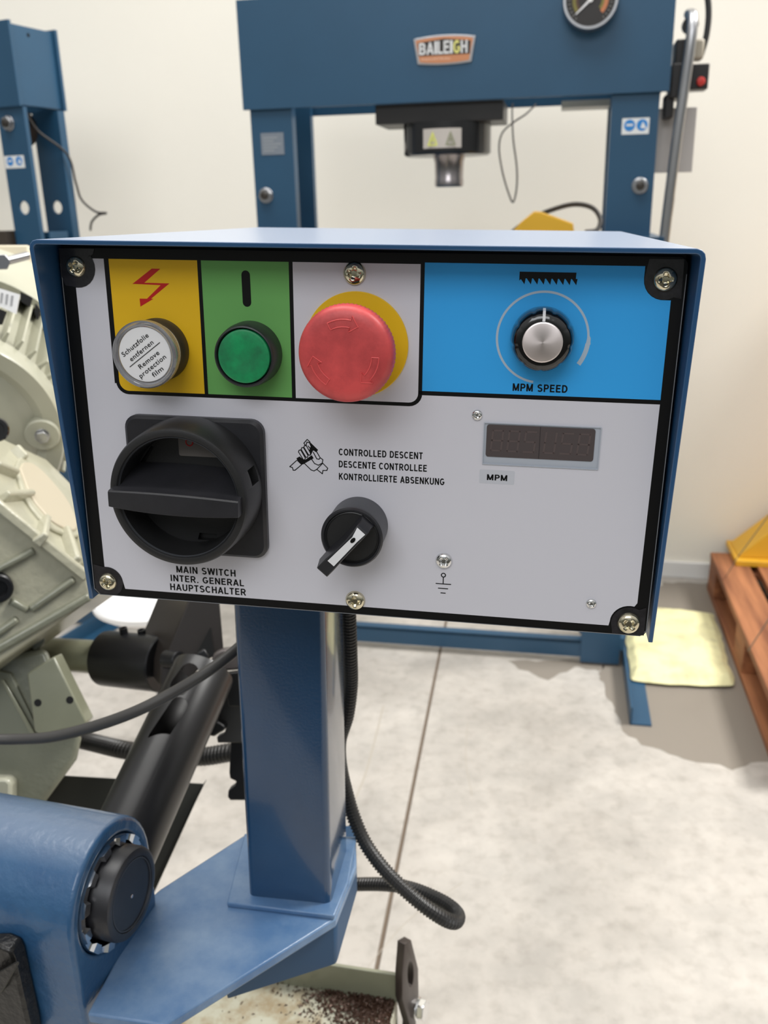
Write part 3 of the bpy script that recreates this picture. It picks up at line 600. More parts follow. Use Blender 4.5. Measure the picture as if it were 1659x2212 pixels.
# pivot housing
ya = R(16); HN = V((math.cos(ya), -math.sin(ya), 0)); HH = V((math.sin(ya), math.cos(ya), 0)); HC = V((-.187, .481, .919))
def hp(s_, z_, e_=0): return wp_(HC+HH*s_+V((0, 0, z_))+HN*e_)
out_ = [(47.5*math.cos(R(t)), 50*math.sin(R(t))) for t in range(0, 181, 10)]+[(-47.5, -40), (-46, -110), (40, -110), (47.5, -45)]
q = MB(); q.prism([hp(a_*S, b_*S) for a_, b_ in out_], hp(0, 0, -.36)-hp(0, 0, 0))
house = q.build('pivot_housing', blue_cast, ped, sharp=30)
boolean(house, [MB().lathe([(.0385, -.03), (.0385, .02)], 64, hp(0, 0), hp(0, 0, 1)-hp(0, 0, 0))])
bv = house.modifiers.new('bevel', 'BEVEL'); bv.width = .003; bv.segments = 3; bv.limit_method = 'ANGLE'; bv.angle_limit = R(50)
axh = hp(0, 0, 1)-hp(0, 0, 0)
vs = []; fs = []; NN = 144
for j, (rb, hb_) in enumerate(((.0383, -.006), (.0376, .0005), (.0335, .0005), (.0325, -.012))):
    for i in range(NN):
        t = 2*math.pi*i/NN; tooth = (i % 12) < 6; rr = rb-(.0016 if (tooth and j == 2) else 0)+(.0 if j else 0); hh_ = hb_+(.0022 if tooth and j in (1, 2) else 0)
        vs.append(hp(rr*math.cos(t), rr*math.sin(t), hh_))
for j in range(3):
    for i in range(NN): k = (i+1) % NN; fs.append((j*NN+i, j*NN+k, (j+1)*NN+k, (j+1)*NN+i))
MB().add(vs, fs).build('retaining_ring', chrome, ped, sharp=30)
MB().lathe([(.0305, -.025), (.0305, .0105), (.0296, .0128), (.0275, .0135), (.0245, .0135), (.0240, .0125), (.0001, .0125)], 80, hp(.0015, 0), axh).build('pivot_cap', dark_pl, ped)
MB().lathe([(.0236, .0126), (.0236, .0132), (.0229, .0132), (.0229, .0126)], 64, hp(.0015, 0), axh, caps=False).build('cap_ring', grey_pl, ped)
q = MB(); q.lathe([(.0013, .0125), (.0011, .0128)], 12, hp(.0015, -.002), axh); q.build('centre_mark', alu, ped)
def P_end(): pass
# ================================================================== bandsaw: things at the left
def plane3(a, b, c): return a, (b-a).cross(c-a).normalized()
def bar(mb, a, b, pl, w0, h0, w1=None, back=.004):
    """cast rib on a plane from pixel a to pixel b"""
    p0, n_ = pl
    if n_.dot(EYE-p0) < 0: n_ = -n_
    A_, B2 = onplane(*a, p0, n_), onplane(*b, p0, n_); d = (B2-A_).normalized(); s_ = n_.cross(d)
    w1 = w1 or w0
    return mb.hull([A_+s_*w0-n_*back, A_-s_*w0-n_*back, B2+s_*w1-n_*back, B2-s_*w1-n_*back, A_+s_*w0*.55+n_*h0+d*.002, A_-s_*w0*.55+n_*h0+d*.002, B2+s_*w1*.55+n_*h0-d*.002, B2-s_*w1*.55+n_*h0-d*.002])
gm = empty('gear_motor', Matrix.Translation(at(60, 1100, .9)), 'cream painted gearbox and finned motor of the bandsaw at the left edge', 'motor')
GI = Matrix.Translation(-at(60, 1100, .9))
def G(mb, name, m, sharp=32, bevel=0, seg=2, par=None):
    o = mb.build(name, m, None, sharp, bevel, seg); o.data.transform(GI if par is None or True else GI); o.parent = par or gm; return o
# motor: finned shell, end shield
mc = at(-100, 935, 1.0); ax = ((EYE-mc).normalized()*.87+DN*.46-RT*.16).normalized()
rx = ax.to_track_quat('Z', 'Y'); MXv = rx @ V((1, 0, 0)); MYv = rx @ V((0, 1, 0))
G(MB().lathe([(.112, -.26), (.114, -.03), (.112, -.026), (.106, -.018)], 72, mc, ax), 'motor_shell', cream_s)
for i in range(48):
    t = 2*math.pi*(i+.3)/48; d = MXv*math.cos(t)+MYv*math.sin(t)
    # only the fins on the side toward the frame are in view
    if (mc+d*.11-at(0, 900, 1.0)).dot(RT) < -.05: continue
    s_ = ax.cross(d)
    G(MB().hull([mc+d*r_+s_*q_+ax*h_ for r_, q_ in ((.110, .0032), (.110, -.0032), (.1305, .0013), (.1305, -.0013)) for h_ in (-.17, -.022)]), 'cooling_fin', cream_s)
G(MB().lathe([(.112, -.026), (.1185, -.022), (.1190, .002), (.1165, .007), (.100, .008), (.094, .003), (.090, .001), (.074, .010), (.03, .018), (.0001, .018)], 96, mc, ax), 'end_shield', cream_s)
G(MB().lathe([(.128, -.135), (.1385, -.135), (.1400, -.138), (.140, -.24), (.10, -.27)], 96, mc, ax, caps=False), 'fan_shroud', cream_s)
bc = onplane(92, 936, mc+ax*.006, ax)
G(MB().lathe([(.020, -.02), (.0195, .004), (.0180, .006)], 40, bc, ax), 'bolt_boss', cream_s)
q = MB(); q.lathe([(.0086, .004), (.0086, .0062)], 30, bc, ax); q.prism([bc+ax*.006+MXv*a_+MYv*b_ for a_, b_ in hexa(.0080, rot=10)], ax*.0055); G(q, 'hex_bolt', steel, bevel=.0008)
# top cover behind, wrench, terminal label
c0 = [at(x, y, 1.15) for x, y in ((-60, 528), (62, 528), (66, 640), (-60, 640))]
G(MB().prism(c0, FW*.12), 'rear_cover', mat('beige_cover', (206, 196, 172), .5), bevel=.003)
q = MB(); q.tube([at(-12, 566, .96), at(14, 564, .96), at(60, 552, .98)], .0045, 12); q.lathe([(.009, -.01), (.009, .010)], 6, at(4, 566, .96), (EYE-at(4, 566, .96)).normalized()); G(q, 'clamp_screw', steel, bevel=.0006)
q = MB().prism([at(x, y, .95) for x, y in ((-10, 620), (42, 636), (34, 678), (-14, 656))], FW*.002); G(q, 'rating_label', mat('white_label', (226, 226, 226), .5), sharp=0)
q = MB()
for k in range(3): q.prism([at(x, y, .9495) for x, y in ((2+k*11, 632+k*3), (7+k*11, 633+k*3), (4+k*11, 655+k*3), (0+k*11, 654+k*3))], FW*.0003)
G(q, 'label_marks', mat('grey_marks', (150, 150, 152), .5), sharp=0)
for pts_ in (((44, 630), (68, 642), (62, 662), (44, 650)), ((76, 655), (86, 668), (80, 690), (74, 674)), ((-6, 665), (12, 672), (2, 700), (-8, 700))):
    G(MB().prism([at(x, y, .985) for x, y in pts_], FW*.004), 'vent_gap', hole_m, sharp=0)
# gearbox casting
R0, R1 = at(-160, 965, .76), at(189, 1246, .84)
T0, T1, T2 = at(-60, 925, .93), at(66, 986, .97), at(160, 1080, 1.0)
Rb = at(-160, 1560, .80); Rc_ = at(203, 1290, .87)
topn = (R1-R0).cross(T1-R0).normalized(); topn = topn if topn.dot(EYE-R0) > 0 else -topn
frn = (R1-R0).cross(Rb-R0).normalized(); frn = frn if frn.dot(EYE-R0) > 0 else -frn
tpl = (R0, topn); fpl = (R0, frn)
def ont(x, y, h_=0): return onplane(x, y, R0+topn*h_, topn)
def onf(x, y, h_=0): return onplane(x, y, R0+frn*h_, frn)
bt = [ont(-60, 930), ont(66, 988), ont(160, 1082), ont(192, 1232), R1, R0]
bf = [R0, R1, onf(203, 1290), onf(-60, 1475), onf(-160, 1530)]
q = MB().hull(bt+bf+[p+FW*.10 for p in bf]+[p+FW*.05 for p in bt]); G(q, 'gearbox_body', cream, bevel=.004, seg=3)
q = MB(); bar(q, (-60, 1046), (189, 1247), tpl, .0062, .005); G(q, 'flange_edge', cream, bevel=.002)
q = MB(); rim = []
ctr = [ont(x, y, .006) for x, y in ((44, 1010), (52, 998), (70, 1000), (92, 1016), (125, 1052), (150, 1085), (165, 1120), (166, 1142), (150, 1143), (122, 1130), (95, 1105), (66, 1066))]
rim = catmull(ctr+[ctr[0]], 5)[:-1]
q.prism(rim, -topn*.012); G(q, 'oval_cover', mat('cover_beige', (188, 178, 156), .42, coat=.2), bevel=.0015)
q = MB()
for a_, b_ in (((20, 1000), (60, 1066)), ((66, 988), (150, 1080))): pass
ring2 = [p for p in catmull([ont(x, y, .004) for x, y in ((34, 1008), (45, 987), (74, 992), (108, 1018), (148, 1062), (172, 1104), (178, 1146), (160, 1158), (116, 1142), (88, 1118), (54, 1070), (34, 1008))], 5)]
q.prism(ring2[:-1], -topn*.008); G(q, 'cover_seat', cream, bevel=.002)
for a_, b_, w_0 in (((92, 1125), (84, 1172), .0055), ((134, 1148), (158, 1222), .0055), ((0, 1078), (62, 1074), .0052), ((-20, 1010), (30, 1030), .005), ((24, 970), (50, 1000), .005), ((168, 1160), (180, 1225), .004)):
    q = MB(); bar(q, a_, b_, tpl, w_0, .010); G(q, 'cast_rib', cream, bevel=.002)
q = MB().prism([ont(x, y, .0006) for x, y in ((105, 1122), (138, 1142), (125, 1150), (102, 1138))], -topn*.002)
G(q, 'rib_pocket', olive, sharp=0)
for a_, b_ in (((-10, 1232), (76, 1186)), ((20, 1296), (62, 1318)), ((62, 1318), (162, 1248)), ((-20, 1376), (40, 1334)), ((-60, 1270), (-10, 1232))):
    q = MB(); bar(q, a_, b_, fpl, .0048, .0055, .0044); G(q, 'cast_ridge', olive, bevel=.0018)
q = MB(); bar(q, (-30, 1416), (196, 1286), fpl, .006, .004); G(q, 'lower_lip', olive, bevel=.002)
for x, y, r_ in ((-6, 1268, .0135), (-8, 928, .011)):
    c_ = onf(x, y, .002) if y > 1000 else at(x, y, .80)
    nn_ = frn if y > 1000 else (EYE-c_).normalized()
    q = MB().lathe([(r_, -.012), (r_, .0065), (r_*.9, .008), (r_*.62, .008), (r_*.56, .002), (.0001, .002)], 40, c_, nn_); G(q, 'black_plug', gloss_black if y < 1000 else blk_steel)
# lower cast body of the saw head
D1 = .86
q = MB().hull([at(x, y, d_) for x, y in ((-120, 1440), (20, 1430), (100, 1400), (176, 1595), (166, 1640), (78, 1760), (20, 1800), (-120, 1800)) for d_ in (D1, D1+.10)])
G(q, 'lower_casting', olive, bevel=.006, seg=3)
q = MB().prism([at(x, y, D1-.012) for x, y in ((58, 1455), (116, 1418), (187, 1560), (182, 1567), (86, 1588), (74, 1580))], FW*.022); g_b = G(q, 'mounting_block', olive_s, bevel=.0015)
for x, y in ((82, 1518), (151, 1512)):
    c_ = at(x, y, D1-.0118); G(MB().lathe([(.0036, -.004), (.0036, .0004)], 20, c_, -FW), 'bolt_hole', hole_m)
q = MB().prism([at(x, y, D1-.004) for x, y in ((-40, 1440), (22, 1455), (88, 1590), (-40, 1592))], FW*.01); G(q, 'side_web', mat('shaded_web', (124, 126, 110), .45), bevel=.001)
q = MB(); q.hull([at(x, y, d_) for x, y in ((2, 1470), (8, 1468), (78, 1588), (68, 1590)) for d_ in (D1-.010, D1)]); G(q, 'web_rib', olive_s, bevel=.001)
q = MB().prism([at(x, y, D1-.014) for x, y in ((-60, 1680), (14, 1682), (24, 1692), (22, 1780), (-60, 1780))], FW*.02); G(q, 'step_block', cream_s, bevel=.003)
# spindle tube
def axis_tube(mb, a_, b_, prof, n=64):
    d_ = (b_-a_); L = d_.length; return mb.lathe([(r_, h_*L) for r_, h_ in prof], n, a_, d_)
ta, tb = at(70, 1410, .965), at(262, 1423, .930)
q = MB(); axis_tube(q, ta, tb, [(.0178, 0), (.0178, 1)]); G(q, 'spindle_tube', olive_s)
q = MB().hull([at(x, y, d_) for x, y in ((66, 1400), (84, 1376), (98, 1378), (98, 1388), (76, 1412)) for d_ in (.872, .885)]); G(q, 'weld_bead', olive, bevel=.002)
# ---------------- feed arm: black collar and plate
fa = empty('vice_arm', Matrix.Translation(at(300, 1425, .86)), 'black clamping collar with dark brown steel arm plate beside the blue post', 'clamp')
FI = Matrix.Translation(-at(300, 1425, .86))
def F_(mb, name, m, **k):
    o = mb.build(name, m, None, **k); o.data.transform(FI); o.parent = fa; return o
ca_, cb_ = at(224, 1421, .938), at(352, 1434, .910)
q = MB(); axis_tube(q, ca_, cb_, [(.0187, 0), (.0261, 0), (.0285, .03), (.0290, .06), (.0290, .98), (.0278, 1)]); F_(q, 'collar', blk_steel)
cax = (cb_-ca_).normalized()
for x, y in ((267, 1362), (306, 1366), (248, 1466)):
    c_ = at(x, y, .838); up = (V((0, 0, 1)) if y < 1400 else -V((0, 0, .6))-FW*.8); up = (up-cax*up.dot(cax)).normalized()
    c_ = at(x, y, .921)
    F_(MB().lathe([(.0042, -.008), (.0042, .0030), (.0030, .0032), (.0028, .0010), (.0001, .0010)], 24, c_, up), 'set_screw', blk_steel)
Pl = [at(x, y, .875) for x, y in ((346, 1482), (348, 1440), (412, 1285), (474, 1285), (484, 1404), (444, 1430), (398, 1484))]
q = MB(); q.prism(Pl, at(305, 1370, .94)-at(352, 1424, .875)); o = F_(q, 'arm_plate', brown_steel, bevel=.0015)
q = MB().prism([at(x, y, .873) for x, y in ((454, 1356), (463, 1420), (420, 1420))], FW*.003); F_(q, 'triangular_opening', hole_m, sharp=0)
bc = at(362, 1424, .875); bd = (RT*.95-FW*.55).normalized()
q = MB().lathe([(.0090, -.002), (.0090, .0137), (.0083, .0145), (.0048, .0145), (.0046, .008), (.0001, .007)], 32, bc, bd); F_(q, 'socket_bolt', blk_steel)
# ---------------- black slotted tube
bt_ = empty('slotted_tube', Matrix.Translation(at(300, 1850, .70)), 'black slanted tube with oval slots running down behind the blue pivot housing', 'tube')
BI = Matrix.Translation(-at(300, 1850, .70))
p0_, p1_ = at(440, 1451, .82), at(238, 1888, .70)
q = MB(); axis_tube(q, p0_, p1_, []) if 0 else None
d_t = p1_-p0_; q.lathe([(.0250, 0), (.0285, 0), (.0290, .004), (.0290, d_t.length), (.0250, d_t.length), (.0250, 0)], 80, p0_, d_t, caps=False)
tubeo = q.build('tube_body', blk_tube, None)
td = (p1_-p0_).normalized()
def slotcut(ax0, ay0, bx0, by0, r_, d_):
    A_, B2 = at(ax0, ay0, d_), at(bx0, by0, d_); vd = ((A_+B2)/2-EYE).normalized(); c = MB(); L = (B2-A_).normalized(); s_ = L.cross(vd).normalized()
    out = [A_-vd*.045+(s_*math.cos(R(t))-L*math.sin(R(t)))*r_ for t in range(0, 181, 20)]+[B2-vd*.045+(s_*math.cos(R(t))-L*math.sin(R(t)))*r_ for t in range(180, 361, 20)]
    return c.prism(out, vd*.044)
boolean(tubeo, [slotcut(386, 1524, 340, 1594, .0074, .79), slotcut(409, 1452, 388, 1482, .0082, .81)])
tubeo.data.transform(BI); tubeo.parent = bt_
q = MB(); q.hull([at(x, y, d_) for x, y in ((425, 1410), (442, 1400), (452, 1418), (440, 1438), (424, 1430)) for d_ in (.80, .82)]); o = q.build('end_lug', blk_steel, None, bevel=.002); o.data.transform(BI); o.parent = bt_
# ---------------- sheet guard
sg = MB(); sg.prism([at(x, y, .975) for x, y in ((60, 1672), (134, 1676), (408, 1692), (440, 1694), (330, 1935), (60, 1960))], FW*.002)
sgo = sg.build('guard_sheet', guardm, None)
sg2 = MB(); sg2.hull([at(x, y, d_) for (x, y), d_ in (((447, 1683), .965), ((444, 1688), .965), ((436, 1696), .977), ((330, 1920), .965), ((322, 1926), .977), ((436, 1696), .974))])
ge = empty('sheet_guard', Matrix.Translation(at(250, 1930, .975)), 'dark grey folded sheet guard behind the black slotted tube', 'guard'); GI2 = Matrix.Translation(-at(250, 1930, .975))
sgo.data.transform(GI2); sgo.parent = ge; o = sg2.build('folded_edge', guardm, None); o.data.transform(GI2); o.parent = ge
# ---------------- rack bracket beside the post
rk = empty('rack_bracket', Matrix.Translation(at(490, 1600, .80)), 'black notched steel bracket half hidden behind the blue post', 'bracket'); RI = Matrix.Translation(-at(490, 1600, .80))
def K_(mb, name, m, **k):
    o = mb.build(name, m, None, **k); o.data.transform(RI); o.parent = rk; return o
K_(MB().prism([at(x, y, .855) for x, y in ((455, 1428), (462, 1412), (478, 1404), (560, 1396), (560, 1440), (506, 1448), (474, 1450))], FW*.02), 'rounded_plate', mat('grey_steel_plate', (92, 86, 84), .4, metal=.3), bevel=.002)
K_(MB().prism([at(x, y, .87) for x, y in ((436, 1470), (560, 1450), (560, 1605), (470, 1605), (468, 1592), (484, 1585), (488, 1572), (482, 1562), (472, 1562), (474, 1518), (440, 1514))], FW*.012), 'toothed_plate', mat('charcoal_plate', (56, 56, 56), .45), bevel=.001)
K_(MB().prism([at(x, y, .852) for x, y in ((436, 1514), (473, 1518), (470, 1560), (478, 1563), (487, 1570), (485, 1578), (474, 1584), (462, 1592), (444, 1588))], FW*.016), 'black_jaw', mat('near_black', (12, 12, 13), .4), bevel=.002)
K_(MB().prism([at(x, y, .856) for x, y in ((436, 1492), (452, 1470), (478, 1462), (484, 1500), (474, 1520), (436, 1514))], FW*.012), 'clamp_block', blk_steel, bevel=.0015)
K_(MB().prism([at(x, y, .850) for x, y in ((480, 1456), (560, 1446), (560, 1528), (494, 1526))], FW*.012), 'side_bar', mat('near_black', (12, 12, 13), .4), bevel=.001)
K_(MB().lathe([(.0030, 0), (.0030, .002), (.0018, .002), (.0018, .0004), (.0001, .0004)], 20, at(467, 1493, .856), -FW), 'pivot_pin', gloss_black)
K_(MB().prism([at(x, y, .88) for x, y in ((498, 1604), (560, 1600), (560, 1729), (497, 1729), (492, 1722), (493, 1708), (509, 1696), (510, 1688), (497, 1682), (495, 1670))], FW*.014), 'lower_hook', blk_steel, bevel=.001)
# ---------------- hoses and cable
def corrugated(pts, r_, name, label, pitch=.0027, n=14):
    q = resample(catmull(pts, 24), pitch/4); rad = [r_*(1.0 if (i % 4) in (0, 1) else .84) for i in range(len(q))]
    o = MB().tube(q, r_, n, radii=rad).build(name, rubber, None, sharp=0); tag(o, label, 'hose'); return o
corrugated([at(x, y, d_) for x, y, d_ in ((747, 1085, .61), (748, 1180, .62), (751, 1290, .64), (753, 1340, .65), (756, 1420, .665), (757, 1480, .68), (749, 1545, .69), (733, 1600, .70), (735, 1655, .71), (750, 1720, .715), (768, 1775, .715), (795, 1831, .71), (841, 1890, .70), (907, 1950, .69), (958, 1984, .69), (984, 1991, .70), (988, 1974, .72), (960, 1950, .735), (905, 1925, .75), (850, 1912, .765), (780, 1910, .78), (690, 1915, .80), (640, 1960, .84))], .0059, 'corrugated_hose', 'black corrugated hose hanging from the control box and looping beside the post')
corrugated([at(x, y, d_) for x, y, d_ in ((140, 1590, 1.01), (200, 1604, 1.0), (270, 1620, .97), (360, 1632, .96), (440, 1634, .95), (520, 1624, .94), (600, 1640, .94))], .0100, 'corrugated_hose', 'thick black ribbed hose running level behind the black slotted tube', .0042, 18)
tag(MB().tube(catmull([at(x, y, d_) for x, y, d_ in ((-60, 1596, .66), (30, 1597, .66), (110, 1592, .65), (200, 1570, .64), (290, 1538, .63), (370, 1498, .63), (440, 1456, .63), (500, 1412, .64), (570, 1350, .66))], 16), .0041, 16).build('power_cable', cable_m, None), 'smooth grey-black power cable sagging across the left side', 'cable')
# ---------------- dark bracket, lower left
LN = HH; LP0 = HC-HH*.0600
def lp(x, y, o_=0): return onplane(x, y, LP0-HH*o_, HH)
lb = empty('latch_bracket', Matrix.Translation(lp(20, 2150)), 'oily black cast bracket in the bottom left corner against the blue housing', 'bracket'); LI = Matrix.Translation(-lp(20, 2150))
q = MB(); q.prism([lp(x, y) for x, y in ((-60, 2045), (-4, 2044), (22, 2055), (30, 2074), (62, 2216), (68, 2260), (-60, 2260))], HH*.0122)
o = q.build('bracket_body', mat('oily_black_cast', (26, 25, 24), .35, bump=.6, bscale=150, bdist=.002), None, bevel=.002); o.data.transform(LI); o.parent = lb
q = MB(); q.hull([lp(x, y, o_) for x, y in ((-60, 2132), (-10, 2130), (36, 2076), (44, 2078), (4, 2146), (-60, 2150)) for o_ in (-.001, .006)]); o = q.build('bracket_rib', mat('oily_black_cast', (26, 25, 24), .35), None, bevel=.001); o.data.transform(LI); o.parent = lb
# ---------------- machine base tray with swarf, eye bracket
zr = .62
rim0, rim1 = onz(560, 2062, zr), onz(858, 2107, zr); dirx = (rim1-rim0).normalized(); dn_ = V((dirx.y, -dirx.x, 0))  # toward viewer
if dn_.y > 0: dn_ = -dn_
mbs = empty('machine_base', Matrix.Translation(rim0), 'grey green bandsaw base tray strewn with swarf under the bracket', 'machine base'); TI = Matrix.Translation(-rim0)
def B3(mb, name, m, **k):
    o = mb.build(name, m, None, **k); o.data.transform(TI); o.parent = mbs; return o
A0, A1 = rim0-dirx*.30, rim1-dirx*.001
q = MB(); q.prism([A0, A1, A1+V((0, 0, -.10)), A0+V((0, 0, -.10))], dn_*-.004); B3(q, 'rear_wall', olive_s, bevel=.0008)
zf = .585
F0, F1 = A0.copy(), A1.copy(); F0.z = F1.z = zf
q = MB(); q.prism([F0, F1, F1+dn_*.35, F0+dn_*.35], (0, 0, -.02)); B3(q, 'tray_floor', mat('dirty_tray', (178, 176, 158), .4, rgb2=(150, 134, 106), vscale=22, thr=(.38, .52)))
q = MB(); q.box((-.30, .30, 0), (-.02, .70, .56)); B3(q, 'plinth', olive_s)
# swarf chips: loose heap nobody could count
q = MB(); rs = random.Random(3)
for i in range(3000):
    t = rs.random(); u_ = 1-abs(rs.gauss(0, .24)); s_ = abs(rs.gauss(0, .020))*(.35+.9*u_)
    u_ = min(max(u_, 0), 1)
    if rs.random() < .05: s_ = rs.random()*.12; u_ = rs.random()
    p = F1-dirx*((1-u_)*.17+.002)+dn_*(s_+.001); hh_ = .0005+.004*math.exp(-s_/.010)*rs.random()
    L = rs.uniform(.0005, .0019); a_ = rs.random()*6.28; b_ = rs.random()*6.28
    d1 = V((math.cos(a_), math.sin(a_), rs.uniform(-.5, .5)))*L; d2 = V((-math.sin(a_), math.cos(a_), rs.uniform(-.5, .5)))*L*.4; p = V((p.x, p.y, zf+hh_))
    q.add([p-d1-d2, p+d1-d2, p+d1+d2, p-d1+d2+V((0, 0, L*.5))], [(0, 1, 2), (0, 2, 3)])
o = q.build('swarf', swarf_m, None, sharp=0); o.data.transform(TI); o.parent = mbs; o['kind'] = 'stuff'
# eye bracket: plate facing right-front with a hole
ec = at(886, 2130, .895)
en = (V((.80, -.60, 0))).normalized(); eh = V((.60, .80, 0)).normalized()
def ep(px, py, off=0):
    return onplane(px, py, ec, en)+en*off
ol = [(888, 2030), (895, 2058), (903, 2084), (904, 2150), (894, 2212), (894, 2270), (862, 2270), (872, 2205), (858, 2150), (856, 2105), (868, 2040), (872, 2033)]
ol = [(889, 2031), (904, 2092), (905, 2150), (899, 2200), (902, 2290), (880, 2290), (884, 2212), (869, 2160), (869, 2105), (874, 2040)]
eb = MB().prism([ep(x, y) for x, y in ol], -en*.009).build('eye_bracket', mat('dark_brown_plate', (72, 64, 60), .36, metal=.4), None, bevel=.0008)
hc = ep(887, 2103)
ellipse = [onplane(887+6.5*math.cos(R(t)), 2104+28*math.sin(R(t)), ec, en) for t in range(0, 360, 15)]
boolean(eb, [MB().prism([p+en*.01 for p in ellipse], -en*.03)])
eb.data.transform(TI); eb.parent = mbs
bcn = ep(902, 2180, 0)+RT*.002
bq = MB(); d_ = (RT*.9-FW*.4).normalized(); X1 = d_.orthogonal().normalized(); Y1 = d_.cross(X1)
bq.prism([bcn+X1*a_+Y1*b_ for a_, b_ in hexa(.0108, rot=15)], d_*.0070); bq.lathe([(.0120, -.0015), (.0105, 0)], 30, bcn, d_)
B3(bq, 'hex_bolt', chrome, bevel=.0008)
# ================================================================== press builder
label_b = mat('pictogram_blue', (40, 128, 200), .5); lab_w = mat('label_white', (222, 224, 224), .5); lab_g = mat('grey_rating_plate', (120, 128, 138), .5)
def hexnut(parent, u, z, y, r_=.019, mtl=steel):
    q = MB(); q.prism([(u+a_, y, z+b_) for a_, b_ in hexa(r_, rot=12)], (0, -.014, 0)); q.lathe([(r_*1.08, 0), (r_*1.08, .004)], 32, (u, y, z), (0, -1, 0))
    o = q.build('leg_nut', mtl, parent, bevel=.0015)
    MB().lathe([(r_*.55, .0), (r_*.55, .020), (r_*.45, .021)], 24, (u, y, z), (0, -1, 0)).build('leg_bolt', mat('bolt_dark', (70, 66, 62), .4, metal=.6), parent); return o
def sticker(parent, u0, z0, u1, z1, y):
    MB().box((u0, y-.0006, z0), (u1, y, z1)).build('safety_sticker', lab_w, parent, sharp=0)
    q = MB(); h_ = (z1-z0)*.36; cz = (z0+z1)/2+.002
    for cx in (u0+(u1-u0)*.28, u0+(u1-u0)*.74): q.lathe([(h_, 0), (h_, .0005)], 28, (cx, y-.0006, cz), (0, -1, 0))
    q.build('sticker_symbol', label_b, parent, sharp=0)
    q = MB(); c1_ = u0+(u1-u0)*.28; c2_ = u0+(u1-u0)*.74
    q.box((c1_-h_*.6, y-.0015, cz-h_*.1), (c1_+h_*.6, y-.0011, cz+h_*.25)); q.prism([(c2_-h_*.3, y-.0015, cz-h_*.5), (c2_+h_*.8, y-.0015, cz-h_*.6), (c2_+h_*.1, y-.0015, cz+h_*.6)], (0, .0004, 0)); q.build('sticker_glyph', lab_w, parent, sharp=0)
def press(name, M4, label, W0, zb, bh, dep, li, ri, lw, bedz, holes=False):
    r = empty(name, M4, label, 'press', 'workshop presses against the wall')
    q = MB(); t = .010
    q.box((0, 0, zb), (W0, t, zb+bh)); q.box((0, dep, zb), (W0, dep+t, zb+bh)); q.box((.012, t, zb+.004), (.012+t, dep, zb+bh-.006)); q.box((W0-.012-t, t, zb+.004), (W0-.012, dep, zb+bh-.006))
    q.build('crossbeam', blue_press, r, sharp=0, bevel=.0012)
    for (a_, b_) in ((li, li+lw), (W0-ri-lw, W0-ri)):
        for y0, y1, fr in ((.012, .026 if holes else .048, 0), (dep-.030, dep-.002, 1)):
            z1 = zb+(-.001 if holes else .05); sg_ = 1; f0, f1 = y0, y1
            prof_ = [(a_, f0), (b_, f0), (b_, f1), (b_-.006, f1), (b_-.006, f0+.007*sg_), (a_+.006, f0+.007*sg_), (a_+.006, f1), (a_, f1)]
            lg = MB().prism([(x, y, .01) for x, y in prof_], (0, 0, z1-.01)).build('leg', blue_press, r, sharp=0)
            if holes: boolean(lg, [MB().lathe([(.019, -.012), (.019, .012)], 28, ((a_+b_)/2, f0, 1.370), (0, -1, 0))])
    q = MB(); q.box((li+.02, .02, .022), (W0-ri-.02, .028, .074)); q.box((li+.02, .02, .066), (W0-ri-.02, .06, .074)); q.build('base_rail', blue_press, r, sharp=0, bevel=.001)
    for a_, sg_ in ((W0-ri+.012, 1), (li-.012, -1)):
        q = MB(); q.box((min(a_, a_+.006*sg_), -.31, 0.0), (max(a_, a_+.006*sg_), dep+.28, .055)); q.box((min(a_, a_+.058*sg_), -.31, 0.0), (max(a_, a_+.058*sg_), dep+.28, .006))
        q.build('foot_angle', blue_press, r, sharp=0, bevel=.001)
        q = MB(); q.box((min(a_-.014*sg_, a_), .01, .06), (max(a_-.014*sg_, a_), dep, .10)); q.build('foot_spacer', blue_press, r, sharp=0)
    if holes:
        MB().box((li+lw, .05, bedz-.10), (W0-.004, dep-.05, bedz)).build('bed', blue_press, r, sharp=0, bevel=.001); return r
    q = MB(); q.box((-.01, -.055, bedz-.12), (W0+.01, -.047, bedz)); q.box((-.01, dep+.056, bedz-.12), (W0+.01, dep+.064, bedz)); q.box((-.01, -.055, bedz-.007), (W0+.01, dep+.064, bedz)); q.build('bed', blue_press, r, sharp=0, bevel=.001)
    return r
MP = frame(PO, U, W_)
pr1 = press('shop_press', MP, 'large blue hydraulic H-frame press with gauge and badge against the wall', 1.1013, 1.6037, .262, .235, .0155, .0202, .1158, 1.262)
# badge
def curved(u0, u1, z0, z1, zb0, zb1, y):
    top = [(u0+(u1-u0)*i/12, z1+.006*(1-(2*i/12-1)**2)) for i in range(13)]; bot = [(u1-.010-(u1-u0-.020)*i/12, z0-.004*(1-(2*i/12-1)**2)) for i in range(13)]; return [(a_, y, b_) for a_, b_ in top+bot]
MB().prism(curved(.466, .624, 1.692, 1.750, 0, 0, 0), (0, -.004, 0)).build('badge', steel, pr1, bevel=.001)
MB().prism(curved(.472, .618, 1.696, 1.746, 0, 0, -.004), (0, -.0012, 0)).build('badge_field', mat('badge_copper', (206, 142, 104), .3, metal=.5), pr1, sharp=0)
MB().prism([(.480, -.0052, 1.7105), (.610, -.0052, 1.7105), (.612, -.0052, 1.7400), (.545, -.0052, 1.7470), (.478, -.0052, 1.7400)], (0, -.0008, 0)).build('badge_panel', mat('badge_dark', (46, 42, 40), .3), pr1, sharp=0)
lt = mat('badge_letter', (226, 226, 226), .3, metal=.3); ly_ = mat('badge_letter_yellow', (226, 222, 130), .35)
xx = .4810
